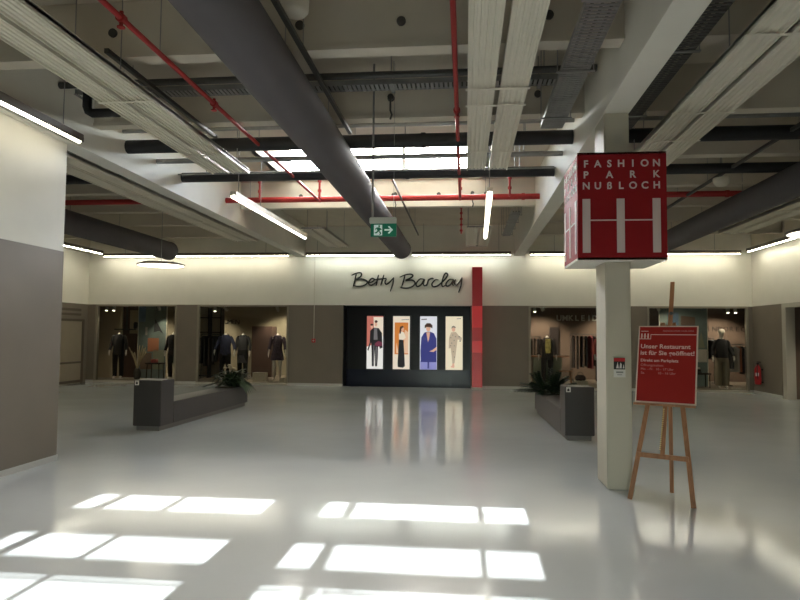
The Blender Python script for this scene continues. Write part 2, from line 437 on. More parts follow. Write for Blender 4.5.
dr = struct('door_2', MB().box(XR-0.02, XR+0.21, 17.55, 17.75, 0, ZW1).box(XR-0.02, XR+0.21, 12.6, 12.75, 0, ZW1).box(XR-0.02, XR+0.21, 12.75, 17.55, 2.38, ZW1), m_alulight)

# niche of the central shop front
struct('wall_niche', MB().box(NICHE[0], NICHE[1], YF+0.55, YF+0.65, 0.50, 2.6).box(NICHE[0]-0.02, NICHE[0], YF+0.22, YF+0.65, 0, 2.6)
       .box(NICHE[1], NICHE[1]+0.02, YF+0.22, YF+0.65, 0, 2.6).box(NICHE[0], NICHE[1], YF+0.2, YF+0.65, ZW1, 2.6)
       .box(NICHE[0], NICHE[0]+0.012, YF-0.005, YF+0.55, 0, ZW1).box(NICHE[1]-0.012, NICHE[1], YF-0.005, YF+0.55, 0, ZW1), m_blackgloss)
struct('baseboard_niche', MB().box(NICHE[0]+0.012, NICHE[1]-0.012, YF+0.548, YF+0.65, 0, 0.50), m_navygloss)
struct('floor_niche', MB().box(NICHE[0]+0.012, NICHE[1]-0.012, YF, YF+0.53, 0, 0.012), m_navygloss)

# light boxes with printed fashion figures
def emis(name, c, s): return mat('print_' + name, tuple(v*0.25 for v in c[:3]), 0.4, emit=c, estr=s)
p_cream = emis('cream', srgb(240, 226, 205), 0.85); p_pink = emis('rose', srgb(205, 120, 105), 0.8); p_white = emis('white', srgb(238, 236, 230), 0.9)
p_orange = emis('orange', srgb(214, 128, 52), 0.85); p_black = emis('black', srgb(28, 26, 30), 0.6); p_skin = emis('skin', srgb(226, 178, 150), 0.85)
p_hair = emis('hair', srgb(70, 42, 32), 0.7); p_grey = emis('grey', srgb(120, 116, 118), 0.8); p_blue = emis('blue', srgb(48, 52, 130), 0.8)
p_lilac = emis('lilac', srgb(140, 140, 200), 0.85); p_pale = emis('pale', srgb(228, 230, 236), 0.9); p_mag = emis('plum', srgb(120, 45, 70), 0.8)
p_sand = emis('sand', srgb(196, 178, 152), 0.85); p_ivory = emis('ivory', srgb(238, 226, 196), 0.9); p_olive = emis('olive', srgb(128, 122, 108), 0.8)
p_peach = emis('peach', srgb(236, 196, 160), 0.85)
LBY = YF + 0.545
def lightbox(x0, x1, label, layers):
    z0, z1 = 0.515, 2.175
    t = thing('lightbox', label, 'lightbox', ((x0+x1)/2, LBY, z0), 0, 'lit fashion posters in the black shop front')
    hw = (x1-x0)/2; H = z1-z0
    MB().box(-hw-0.03, -hw, -0.05, 0, -0.03, H+0.03).box(hw, hw+0.03, -0.05, 0, -0.03, H+0.03).box(-hw, hw, -0.05, 0, -0.03, 0).box(-hw, hw, -0.05, 0, H, H+0.03).build('frame', m_blackgloss, t)
    k = 0
    for nm, m, polys in layers:
        mb = MB()
        for poly in polys:
            mb.prism([((u-0.5)*2*hw, v*H) for u, v in poly], -0.034 - 0.0012*k, -0.030 - 0.0012*k)
        k += 1
        mb.build(nm, m, t)
    return t
def oval(cu, cv, ru, rv, n=16): return [(cu+ru*math.cos(2*PI*i/n), cv+rv*math.sin(2*PI*i/n)) for i in range(n)]
FULL = [(0,0),(1,0),(1,1),(0,1)]
lightbox(-3.08, -2.56, 'lit fashion poster of a figure in patterned black jacket and leather trousers', [
    ('backdrop_print', p_white, [FULL]),
    ('wall_print', p_pink, [[(0,.42),(.3,.45),(.55,.62),(1,.7),(1,1),(0,1)]]),
    ('light_print', p_cream, [[(.45,.6),(1,.62),(1,.98),(.4,.98)]]),
    ('coat_print', p_black, [[(.18,.5),(.2,.72),(.42,.78),(.72,.77),(.92,.68),(.96,.4),(.8,.38),(.7,.52),(.68,.2),(.64,.05),(.52,.05),(.5,.38),(.44,.05),(.32,.05),(.3,.3),(.27,.5),(.1,.34),(.04,.36)]]),
    ('shirt_print', p_grey, [[(.42,.55),(.44,.77),(.62,.77),(.66,.55)], [(.38,.1),(.42,.45),(.46,.45),(.42,.1)], [(.56,.1),(.56,.42),(.61,.42),(.6,.1)]]),
    ('scarf_print', p_mag, [[(.5,.48),(.7,.53),(.95,.5),(.93,.44),(.7,.42),(.5,.44)]]),
    ('face_print', p_skin, [oval(.55,.85,.08,.05), oval(.3,.8,.07,.04)]),
    ('hair_print', p_hair, [oval(.56,.895,.09,.025), oval(.3,.835,.09,.02)])])
lightbox(-2.25, -1.72, 'lit fashion poster of a figure in white top and long black skirt on orange', [
    ('backdrop_print', p_cream, [FULL]),
    ('orange_print', p_orange, [[(.1,.28),(.9,.28),(.9,.88),(.1,.88)]]),
    ('glow_print', p_peach, [[(.62,.3),(.9,.3),(.9,.7),(.7,.75)], [(.35,.3),(.2,.3),(.2,.5)]]),
    ('skirt_print', p_black, [[(.36,.56),(.62,.56),(.68,.3),(.72,.06),(.6,.03),(.3,.04),(.28,.1)]]),
    ('top_print', p_cream, [[(.36,.56),(.35,.66),(.44,.72),(.64,.7),(.76,.6),(.62,.55)]]),
    ('face_print', p_skin, [oval(.56,.76,.09,.045)]),
    ('hair_print', p_hair, [[(.38,.72),(.42,.8),(.56,.82),(.68,.78),(.6,.79),(.5,.76),(.47,.68),(.4,.66)]]),
    ('caption_print', p_grey, [[(.5,.925),(.95,.935),(.95,.945),(.5,.935)]])])
lightbox(-1.40, -0.87, 'lit fashion poster of a short-haired figure in a royal blue suit', [
    ('backdrop_print', p_pale, [FULL]),
    ('trousers_print', p_lilac, [[(.02,0),(.02,.16),(.98,.16),(.98,0)]]),
    ('suit_print', p_blue, [[(.05,.14),(.03,.35),(.08,.6),(.25,.69),(.4,.71),(.62,.71),(.82,.68),(.97,.58),(.98,.14)]]),
    ('leg_gap_print', p_blue, [[(.45,.02),(.55,.02),(.55,.15),(.45,.15)]]),
    ('neck_print', p_skin, [[(.37,.7),(.6,.7),(.54,.58),(.47,.51)], [(.55,.34),(.75,.37),(.98,.43),(.98,.37),(.8,.33)]]),
    ('face_print', p_skin, [oval(.49,.775,.13,.062)]),
    ('hair_print', p_hair, [[(.27,.77),(.28,.83),(.4,.87),(.6,.87),(.73,.83),(.73,.77),(.64,.79),(.4,.8)]]),
    ('caption_print', p_grey, [[(.08,.93),(.4,.935),(.4,.955),(.08,.95)]])])
lightbox(-0.60, -0.07, 'lit fashion poster of a figure in sand-coloured floral suit on ivory', [
    ('backdrop_print', p_ivory, [FULL]),
    ('jacket_print', p_sand, [[(.18,.4),(.2,.6),(.32,.7),(.6,.71),(.74,.65),(.95,.6),(.93,.55),(.7,.57),(.64,.42)]]),
    ('trousers_print', p_sand, [[(.3,.42),(.64,.42),(.58,.25),(.52,.12),(.4,.12),(.36,.25)]]),
    ('pattern_print', p_olive, [oval(.3,.6,.03,.012), oval(.42,.65,.03,.01), oval(.5,.55,.03,.012), oval(.36,.5,.03,.012), oval(.58,.62,.04,.01), oval(.8,.62,.05,.015), oval(.52,.45,.03,.01), oval(.45,.34,.03,.012), oval(.52,.24,.03,.01), oval(.85,.54,.05,.012), oval(.3,.45,.03,.01)]),
    ('skin_print', p_skin, [oval(.46,.76,.11,.048), [(.4,.12),(.5,.12),(.52,.06),(.5,.04),(.28,.05),(.38,.08)]]),
    ('hair_print', p_olive, [[(.34,.77),(.36,.81),(.47,.825),(.6,.8),(.56,.78),(.45,.795)]]),
    ('caption_print', p_grey, [[(.65,.95),(.9,.955),(.9,.965),(.65,.96)]])])

# script sign above the niche
def catmull(p, n=6):
    p = [Vector(q) for q in p]; q = [p[0]*2-p[1]] + p + [p[-1]*2-p[-2]]; out = []
    for i in range(1, len(q)-2):
        for k in range(n):
            t = k/n; a, b, c, d = q[i-1], q[i], q[i+1], q[i+2]
            out.append(0.5*((2*b) + (c-a)*t + (2*a-5*b+4*c-d)*t*t + (3*b-a-3*c+d)*t**3))
    out.append(p[-1]); return out
STROKES = [
    [(14,70),(40,58),(68,52),(82,60),(74,80),(46,98),(82,95),(116,108),(118,126),(90,142),(52,145),(30,138)],
    [(46,62),(38,105),(27,146)],
    [(124,124),(156,114),(168,99),(152,92),(134,110),(132,130),(148,138),(174,124),(190,105)],
    [(197,68),(188,105),(181,140)], [(233,68),(222,105),(212,140)], [(166,101),(205,97),(250,92)],
    [(250,95),(240,118),(250,132),(274,116),(294,92)], [(298,86),(292,130),(276,182)],
    [(338,86),(376,70),(412,66),(426,76),(410,92),(377,108),(420,106),(440,122),(430,144),(394,159),(356,157),(340,150)],
    [(374,70),(364,112),(350,156)],
    [(500,100),(472,100),(448,130),(456,149),(482,136),(503,100),(496,132),(506,145),(522,130)],
    [(530,100),(524,124),(517,147)], [(522,122),(536,102),(556,95),(562,101)],
    [(596,106),(574,106),(552,132),(562,151),(588,146),(612,128),(640,100),(656,72),(645,61),(632,76),(618,124),(622,150),(646,140)],
    [(692,103),(666,105),(645,132),(653,149),(676,136),(696,104),(688,134),(698,146)],
    [(708,103),(700,128),(714,140),(734,120),(748,95)], [(750,90),(744,140),(727,192)],
]
sg = thing('script_sign', 'black handwritten lettering on the white band above the black shop front', 'sign', (-1.76, YF, 2.9))
mb = MB()
for st in STROKES:
    pts = []
    for cx, cy in st:
        u, v = 350 + cx/6.667, 265 + cy/6.667
        X = (u - 352) / 112 * (3.488 - 0.033) - 3.488
        Z = 1.6 + (335 + 0.008*(u-465) - v) / 640 * (19.5 + 0.0*u)
        pts.append((X*1.0 + 1.745, -0.015, Z + 0.03*(1) - 2.9))
    pc = catmull(pts)
    mb.tube(pc, [0.013 + 0.012*math.sin(PI*min(1, i/(len(pc)-1)))**0.5 for i in range(len(pc))], 8)
mb.build('lettering', m_script, sg)

# red pylon beside the niche
py = thing('red_pylon', 'tall narrow red pylon beside the black shop front', 'pylon', (0.36, 19.25, 0))
MB().box(-0.155, 0.155, -0.15, 0.2, 0, 0.06).build('base', m_alulight, py)
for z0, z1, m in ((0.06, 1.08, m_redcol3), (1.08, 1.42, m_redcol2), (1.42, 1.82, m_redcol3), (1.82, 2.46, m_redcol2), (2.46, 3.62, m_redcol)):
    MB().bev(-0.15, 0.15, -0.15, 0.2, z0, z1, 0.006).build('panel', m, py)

# ------------------------------------------------------------------ mannequins
def skin_body(jts, edges, name, m, parent):
    me = bpy.data.meshes.new(name); bm = bmesh.new(); lay = bm.verts.layers.skin.verify()
    vs = []
    for k, (co, r) in enumerate(jts):
        v = bm.verts.new(co); v[lay].radius = (r, r) if not isinstance(r, tuple) else r; v[lay].use_root = (k == 0); vs.append(v)
    for a, b in edges: bm.edges.new((vs[a], vs[b]))
    bm.to_mesh(me); bm.free()
    o = bpy.data.objects.new(name, me); COL.objects.link(o)
    o.modifiers.new('skin', 'SKIN'); s = o.modifiers.new('sub', 'SUBSURF'); s.levels = 1; s.render_levels = 1
    dg = bpy.context.evaluated_depsgraph_get(); dg.update()
    me2 = bpy.data.meshes.new_from_object(o.evaluated_get(dg)); me2.name = name
    bpy.data.objects.remove(o); bpy.data.meshes.remove(me)
    me2.polygons.foreach_set('use_smooth', [True]*len(me2.polygons)); me2.materials.clear(); me2.materials.append(m)
    o = bpy.data.objects.new(name, me2); COL.objects.link(o); o.parent = parent
    return o
def mannequin(label, x, y, rz, top, bottom, style='jacket', head=False, arm=0.0, scale=1.0, base=True, inner=None, bag=None):
    t = thing('mannequin', label, 'mannequin', (x, y, 0.06), rz); t.scale = (scale,)*3
    J = [((0,0,.95),.12),((0,0,1.10),.10),((0,0,1.30),.13),((0,.01,1.45),.06),((0,.005,1.55),.05)]
    E = [(0,1),(1,2),(2,3),(3,4)]
    def add(p, r, par): J.append((p, r)); E.append((par, len(J)-1)); return len(J)-1
    if head:
        h = add((0,-.01,1.64), .085, 4); add((0,-.005,1.74), .07, h)
    for s in (-1, 1):
        h = add((s*.09,0,.88),.085,0); k = add((s*.10,-.01,.50),.055,h); a = add((s*.10,.02,.10),.038,k); add((s*.11,-.12,.035),.032,a)
        sh = add((s*.155,.01,1.41),.055,2); el = add((s*(.24+.03*arm),.03,1.15),.042,sh); wr = add((s*(.27+.05*arm),-.05-.1*arm,.93+.05*arm),.028,el)
        pc = add((s*(.275+.05*arm),-.07-.1*arm,.86+.05*arm),.028,wr)
        c = J[pc][0]
        for q in range(4):
            f1 = add((c[0]+.0*s, c[1]-.024+.016*q, c[2]-.05), .009, pc); add((c[0]-.008*s, c[1]-.02+.014*q, c[2]-.085-.008*(q in (1,2))), .008, f1)
        add((c[0]-.02*s, c[1]-.045, c[2]-.03), .009, pc)
    skin_body(J, E, 'body', m_skin, t)
    def ell(cx, cy, z, rx, ry, n=16): return [(cx+rx*math.cos(2*PI*i/n), cy+ry*math.sin(2*PI*i/n), z) for i in range(n)]
    if style in ('jacket', 'coat', 'top'):
        zb = {'jacket': .82, 'coat': .55, 'top': .92}[style]
        mb = MB().loft([ell(0,0,zb,.185,.14), ell(0,0,1.08,.165,.125), ell(0,0,1.28,.185,.135), ell(0,.01,1.42,.165,.105), ell(0,.01,1.48,.10,.08)])
        for s in (-1, 1):
            mb.tube([(s*.14,.01,1.42),(s*.185,.015,1.36),(s*(.238+.03*arm),.03,1.15),(s*(.27+.05*arm),-.045-.1*arm,.95+.05*arm)], [.058,.064,.054,.045], 10)
        j = mb.build('jacket' if style != 'top' else 'top', top, t)
        if inner:
            MB().prism([(-.075,1.44),(.075,1.44),(.085,1.2),(.07,1.0),(-.07,1.0),(-.085,1.2)], -.155, -.14).build('shirt_front', inner, t)
    if style == 'dress':
        mb = MB().loft([ell(0,0,.68,.23,.17), ell(0,0,.9,.185,.145), ell(0,0,1.08,.145,.115), ell(0,0,1.28,.175,.13), ell(0,.01,1.42,.16,.10), ell(0,.01,1.48,.09,.075)])
        for s in (-1, 1):
            mb.tube([(s*.16,.01,1.42),(s*.20,.015,1.36),(s*.245,.03,1.15),(s*.265,-.02,1.02)], [.055,.062,.058,.062], 10)
        mb.build('dress', top, t)
    if bottom is not None:
        wide = 1.45 if style == 'top' else 1.0
        mb = MB().loft([ell(0,0,.80,.185,.135), ell(0,0,.95,.175,.13), ell(0,0,1.06,.155,.12)])
        for s in (-1, 1):
            mb.loft([ell(s*.105,.02,.09,.065*wide,.07*wide), ell(s*.105,0,.5,.078*wide,.082*wide), ell(s*.095,0,.86,.095,.12)])
        mb.build('trousers', bottom, t)
    if base:
        MB().cyl((0,.02,0),(0,.02,.012),.17,20).build('base_plate', m_alulight, t)
    return t
mannequin('headless mannequin in black jacket and trousers beside the beige panel, left shop window', -11.44, 20.25, 0.15, m_cblack, m_cblack, 'jacket', scale=1.0)
mannequin('headless mannequin in black coat at the right edge of the left shop window', -9.52, 20.2, -0.1, m_cblack, m_cdark, 'coat', scale=1.0)
mannequin('mannequin in a navy top and dark trousers behind the plant, second shop window', -7.83, 20.4, 0.2, m_cnavy, m_cblack, 'jacket', scale=1.0, arm=1)
mannequin('mannequin in dark charcoal coat standing in the middle of the second shop window', -7.42, 20.9, -0.1, m_cgrey, m_cblack, 'coat', scale=1.0)
mannequin('mannequin in a dark flowered dress with bare legs, second shop window', -6.02, 20.2, 0.1, m_cfloral, None, 'dress', scale=1.0)
mannequin('mannequin in dark jacket over a yellow printed shirt above the dark plant', 2.54, 20.3, 0.05, m_cdark, m_cdark, 'jacket', inner=m_cyellow)
mannequin('mannequin in a faded red top half hidden by the white pillar', 4.36, 21.3, 0.5, m_cred, m_cdark, 'jacket')
mannequin('mannequin in black top, pale cap and wide khaki trousers right of the red poster', 7.67, 20.15, 0.0, m_cblack, m_ckhaki, 'top', head=True, arm=0.6)
cap = tag(MB().lathe([(.001,.075),(.05,.07),(.085,.04),(.097,0),(.1,-.05)], (7.67, 20.14, 1.775), 18).build('cap', m_cwhite), 'off-white knitted cap on the mannequin in khaki trousers', 'hat')

# ------------------------------------------------------------------ shop furniture
def garment_mb(w, h, th):
    mb = MB()
    return mb.prism([(-w/2,-h),(w/2,-h),(w*.46,-h*.3),(w/2,-.07),(.03,0),(-.03,0),(-w/2,-.07),(-w*.46,-h*.3)], -th/2, th/2)
def rack(label, x, y, z, length, rz, mats, glabel, group, h=0.8):
    t = thing('clothes_rack', label, 'rack', (x, y, 0.06), rz)
    MB().cyl((0,0,z),(length,0,z),.014,8).build('rail', m_darkgrey, t)
    for q in (0, length):
        MB().cyl((q,0,0),(q,0,z),.014,8).build('upright', m_darkgrey, t)
        MB().cyl((q,-.22,.02),(q,.22,.02),.014,8).build('foot', m_darkgrey, t)
    n = len(mats); rot = Matrix.Rotation(rz, 4, 'Z')
    for i, m in enumerate(mats):
        hh = h*random.uniform(.85, 1.1)
        p = Vector((x, y, 0.06)) + rot @ Vector((length*(i+.7)/(n+.4), 0, z-.055))
        g = garment_mb(.42, hh, .05).build('garment', m)
        g.location = p; g.rotation_euler = (0, 0, rz + PI/2 + random.uniform(-.25, .25))
        tag(g, glabel, 'garment', group)
        MB().tube([(0,0,-.005),(0,0,.035),(.014,0,.055),(0,0,.068),(-.01,0,.06)], .004, 6).build('hanger_hook', m_grey, g)
rack('dark clothes rack at the left of the second shop window', -8.88, 20.95, 1.5, 0.95, 0, [m_cblack, m_cblack, m_cdark, m_cgrey, m_cblack, m_cdark, m_cblack],
     'dark garment on the rack at the left of the second shop window', 'dark garments in the second shop window', 1.0)
rack('clothes rack against the right edge of the fourth shop window', 8.3, 21.3, 1.3, 0.75, 0.1, [m_cgrey, m_cwhite, m_corange, m_cdark, m_cwhite, m_ckhaki],
     'garment on the rack at the right edge of the fourth shop window', 'garments beside the khaki trousers', 0.8)
rack('small rack of striped clothes behind the mannequin in yellow print', 2.0, 21.7, 1.5, 0.5, 0, [m_cgrey, m_cblack, m_cdark, m_cgrey],
     'dark garment on the small rack behind the yellow printed shirt', 'garments behind the yellow printed shirt', 0.75)
rack('rack of dark clothes left of the mannequin in khaki trousers', 7.55, 22.1, 1.5, 0.62, 0, [m_cblack, m_cmaroon, m_cblack, m_cdark, m_cblack, m_cgrey],
     'dark garment on the rack left of the khaki trousers', 'dark garments left of the khaki trousers', 0.6)
rack('dark clothes rack seen through the opening in the right wall', 9.0, 16.6, 1.5, 1.2, 0.3, [m_cblack, m_cred, m_cdark, m_cgrey, m_cwhite, m_cblack],
     'garment on the rack seen through the opening in the right wall', 'garments through the right wall opening', 0.85)
rack('rack of brown clothes at the back of the third shop', 3.6, 22.5, 1.6, 0.9, 0, [m_cdark, m_cblack, m_cdark, m_cblack, m_cmaroon, m_cdark],
     'dark garment on the rack at the back of the third shop', 'dark garments at the back of the third shop', 1.05)

def boards(name, label, cat, m, *boxes):
    mb = MB()
    for b in boxes: mb.box(*b)
    return tag(mb.build(name, m), label, cat)
# first shop window
boards('partition_panel', 'beige panel at the left edge of the left shop window', 'panel', m_beige, (-13.3, -11.62, 20.75, 20.81, 0.06, 2.6))
t = thing('display_wall', 'brown display wall with a rail behind the black mannequin, left shop window', 'shelf', (-11.58, 21.0, 0.06))
MB().box(-.25, .5, .0, .04, 0, 2.55).build('board', m_maroonwall, t); MB().box(.1, .46, -.006, 0, 1.5, 2.3).build('inset', m_beige, t)
MB().box(-.3, .48, -.28, 0, 1.62, 1.66).build('shelf', m_darkgrey, t); MB().box(-.02, .02, -.05, 0, 1.66, 2.5).build('post', m_darkgrey, t)
tag(MB().bev(-11.23, -11.11, 20.76, 20.88, 1.725, 1.95, .02).build('perfume_box', m_cblack), 'small black box on the shelf over the left mannequin', 'box')
def poster_column(label, x0, x1, y, parts):
    t = thing('poster_banner', label, 'banner', ((x0+x1)/2, y, 0.06)); w = (x1-x0)/2
    MB().box(-w, w, 0, .03, 0, 2.5).build('board', m_teal, t)
    for nm, m, poly in parts: MB().prism([(a*w, b) for a, b in poly], -.006, 0).build(nm, m, t)
    MB().box(-w-.02, -w, -.01, .04, 0, 2.52).box(w, w+.02, -.01, .04, 0, 2.52).build('edge', m_cream, t)
    return t
poster_column('tall teal poster banner in the middle of the left shop window', -11.03, -10.05, 20.75, [
    ('blue_print', m_blueprint, [(-1,1.9),(-.5,1.9),(-.5,2.5),(-1,2.5)]), ('dark_print', m_cgrey, [(.1,1.55),(.2,2.0),(.45,1.8),(.8,1.5),(.5,1.6)]),
    ('letter_print', m_cwhite, [(-.5,1.45),(-.35,1.45),(-.35,1.72),(-.5,1.72)]), ('red_print', m_shopbrown, [(-.8,.3),(0,.3),(0,.85),(-.8,.85)]),
    ('tan_print', m_corange, [(-.3,.9),(.5,.9),(.5,1.35),(-.3,1.35)]), ('pale_print', m_sage, [(.1,.3),(.9,.3),(.9,.95),(.1,.95)])])
tb = thing('display_table', 'low dark display table before the teal banner, left shop window', 'table', (-10.2, 20.35, 0.06))
MB().box(-.25,.25,-.2,.2,.5,.54).build('tabletop', m_cdark, tb)
for a in (-.22,.22):
    for b in (-.17,.17): MB().cyl((a,b,0),(a*.9,b*.9,.5),.016,8).build('leg', m_cdark, tb)
tag(MB().bev(-10.33,-10.13,20.27,20.43,.602,.72,.015).build('folded_jumper', m_cred), 'folded faded red jumper on the low table, left shop window', 'clothing')
vs = thing('pampas_vase', 'dark vase of dry pampas stems beside the left mannequin', 'vase', (-10.71, 20.15, 0.06))
MB().lathe([(.08,0),(.11,.08),(.12,.2),(.09,.32),(.06,.36)], (0,0,0), 18).build('vase', m_vase, vs)
mb = MB()
for k in range(14):
    a = random.uniform(0, 2*PI); r = random.uniform(.1,.32); h = random.uniform(.75, 1.05)
    mb.tube([(0,0,.3),(math.cos(a)*r*.4, math.sin(a)*r*.3, .3+h*.4),(math.cos(a)*r, math.sin(a)*r*.5, h+.1)], [.008,.014,.02], 6)
mb.build('stems', m_pampas, vs)
# second shop window
sh2 = thing('shelf_unit', 'pale wooden shelf unit at the far left of the second shop window', 'shelf', (-8.8, 21.6, 0.06))
MB().box(-.45,.45,0,.04,0,2.4).build('back_board', m_beige, sh2)
for z in (.05,.55,1.05,1.55,2.05): MB().box(-.45,.45,-.3,0,z,z+.03).build('shelf', m_cdark, sh2)
for x in (-.45,-.02,.42): MB().box(x,x+.03,-.3,0,0,2.4).build('upright', m_cdark, sh2)
boards('cupboard', 'tall maroon cupboard in the second shop window', 'cupboard', m_maroonwall, (-7.56,-6.83,22.2,22.8,.06,1.85))
boards('plinth_box', 'square off-white display box on the sill floor of the second shop window', 'box', m_whitebox, (-6.78,-6.37,20.05,20.35,.06,.34))
boards('plinth_box', 'small white box by the feet of the mannequin in flowered dress', 'box', m_whitebox, (-5.86,-5.70,19.95,20.1,.06,.2))
tx = MB()
for i, c in enumerate('WOMEN'): glyph_caps(tx, c, -9.1+.15*i, 1.94, .18, 23.3)
tag(tx.build('wall_lettering', m_cblack), 'small dark capital letters on the back wall of the second shop', 'sign')
# third shop window
tx = MB()
for i, c in enumerate('UMKLEIDE'): glyph_caps(tx, c, 3.34+.208*i, 2.14, .2, 23.3, bold=.006)
tag(tx.build('wall_lettering', mat('dull_white_letter', (.8,.77,.68), .6)), 'pale UMKLEIDE capitals on the back wall of the third shop', 'sign')
boards('counter', 'sage green counter behind the dark plant, third shop window', 'counter', m_sage, (2.15,3.04,20.62,21.2,.06,.92))
boards('worktop', 'thin wooden worktop on the sage green counter', 'worktop', m_wood, (2.1,3.25,20.58,21.24,.92,.96))
st = thing('stool', 'small wooden stool right of the dark plant, third shop window', 'stool', (3.08, 20.2, 0.06))
MB().bev(-.19,.19,-.15,.15,.44,.48,.012).build('seat', m_wood, st)
for a in (-1,1):
    for b in (-1,1): MB().cyl((a*.17,b*.13,0),(a*.14,b*.1,.44),.016,8).build('leg', m_wood, st)
boards('plinth_box', 'cream display box under the dark handbag, third shop window', 'box', m_whitebox, (3.31,3.71,19.95,20.3,.06,.24))
hb = thing('handbag', 'dark brown handbag on the cream box beside the stool', 'bag', (3.51, 20.12, 0.24))
MB().loft([[(rx*math.cos(2*PI*i/16), .09*math.sin(2*PI*i/16)*k, z) for i in range(16)] for rx, k, z in ((.14,1,0),(.17,1.1,.05),(.15,.9,.13),(.09,.5,.17))]).build('body', m_cdark, hb)
MB().tube([(.09*math.cos(PI*i/8), 0, .16+.1*math.sin(PI*i/8)) for i in range(9)], .01, 6).build('handle', m_cdark, hb)
boards('mirror_board', 'tall dark fitting-room board at the back of the third shop', 'board', m_cdark, (3.0,3.3,23.2,23.3,.06,1.9))
# fourth shop window
tx = MB()
for i, c in enumerate('INDOREC'): glyph_caps(tx, c, 8.45+.19*i, 1.8, .17, 23.3)
tag(tx.build('wall_lettering', m_cdark), 'dark spaced capital letters on the back wall of the fourth shop', 'sign')
poster_column('tall pale teal poster banner beside the red easel poster', 6.1, 7.53, 20.9, [
    ('blue_print', m_blueprint, [(-.65,1.9),(-.2,1.9),(-.2,2.3),(-.65,2.3)]), ('brown_print', m_shopbrown, [(-.1,1.9),(.5,1.9),(.5,2.15),(-.1,2.2)]),
    ('dark_print', m_sage, [(.55,1.2),(.75,1.7),(.9,1.2)]), ('pale_print', m_cwhite, [(.5,.75),(.97,.75),(.97,1.15),(.5,1.15)])])
tb = thing('display_table', 'low dark bench with folded clothes beside the khaki trousers', 'table', (7.0, 20.45, 0.06))
MB().box(-.4,.4,-.2,.2,.4,.44).build('tabletop', m_cdark, tb)
for a in (-.36,.36):
    for b in (-.17,.17): MB().cyl((a,b,0),(a,b,.4),.016,8).build('leg', m_cdark, tb)
for i, (m, nm) in enumerate(((m_cgrey,'charcoal'),(m_cdark,'dark brown'),(m_cwhite,'off-white'))):
    tag(MB().bev(6.85+.02*i,7.15-.02*i,20.33,20.58,.5+.06*i,.558+.06*i,.012).build('folded_jumper', m), '%s folded jumper in the stack on the low bench' % nm, 'clothing', 'stack of folded jumpers')
boards('plinth_box', 'flat off-white plinth by the shoes of the mannequin in khaki trousers', 'box', m_whitebox, (7.86,8.1,19.85,20.0,.06,.1))
# right wall shop
boards('shelf_unit', 'dark shelf unit deep inside the opening in the right wall', 'shelf', m_cdark, (10.4,12.0,17.35,17.7,0,2.0))
boards('display_counter', 'low pale counter inside the opening in the right wall', 'counter', m_whitebox, (9.3,9.9,15.4,15.9,0,.5))
# shop spotlights: lamp head with a lens, and its own light
def spot(label, x, y, z, aim, lit=True, power=45):
    t = thing('spotlight', label, 'spotlight', (x, y, z))
    d = Vector(aim).normalized()
    MB().cyl((0,0,0),(0,0,.14),.012,8).box(-.03,.03,-.03,.03,.1,2.72-z).build('stem', m_alulight, t)
    MB().cyl(-d*.07, d*.07, .045, 14).build('head', m_alulight, t)
    MB().cyl(d*.071, d*.078, .038, 14).build('lens', m_spotlit if lit else m_cream, t)
    l = bpy.data.lights.new('spot_beam', 'SPOT'); l.energy = power; l.spot_size = 1.9; l.spot_blend = .6; l.color = (1, .87, .68); l.shadow_soft_size = .04
    o = bpy.data.objects.new('spot_beam', l); COL.objects.link(o); o.parent = t; o.location = d*.1; o.rotation_euler = (-d).to_track_quat('Z','Y').to_euler()
A = (.1, .35, -1)
spot('lit spotlight nearest the left edge of the left shop window', -11.75, 20.0, 2.38, (.05,-.25,-.95), True, 24)
spot('lit spotlight second from the left edge of the left shop window', -11.5, 20.0, 2.38, (.05,-.25,-.95), True, 24)
spot('pale spotlight at the right of the left shop window', -10.0, 20.1, 2.40, A, False, 50)
spot('lit spotlight at the left of the second shop window', -8.05, 20.0, 2.37, (.05,-.25,-.95), True, 24)
spot('pale spotlight beside the lit one in the second shop window', -7.69, 20.0, 2.38, (.6,.5,-.8), False, 50)
spot('pale spotlight above the mannequin in flowered dress', -5.97, 20.0, 2.38, A, False, 50)
spot('lit spotlight at the left of the third shop window', 2.13, 20.0, 2.40, (.05,-.25,-.95), True, 24)
spot('pale tilted spotlight beside the lit one in the third shop window', 2.36, 20.0, 2.43, (.7,.4,-.8), False, 50)
spot('lit spotlight above the khaki trousers, left of a pair', 7.8, 20.0, 2.39, (.05,-.25,-.95), True, 24)
spot('lit spotlight above the khaki trousers, right of a pair', 8.02, 20.0, 2.39, (.05,-.25,-.95), True, 24)
spot('pale spotlight above the red poster, fourth shop window', 5.8, 20.0, 2.44, (.5,.5,-.8), False, 50)
spot('spotlight inside the opening in the right wall', 9.4, 16.2, 2.3, A)
# unseen lamps added deep in the shops to brighten the interiors
for x, y, lb in ((-12.0,22.0,'far left of the left shop'), (-9.6,22.0,'middle of the left shop'), (-6.6,22.0,'right of the left shop'), (2.6,22.0,'left of the right shop'), (5.0,22.0,'middle of the right shop'), (8.6,22.0,'right of the right shop')):
    spot('added fill spotlight deep in the shop, %s' % lb, x, y, 2.5, (0,.5,-.8), False, 190)

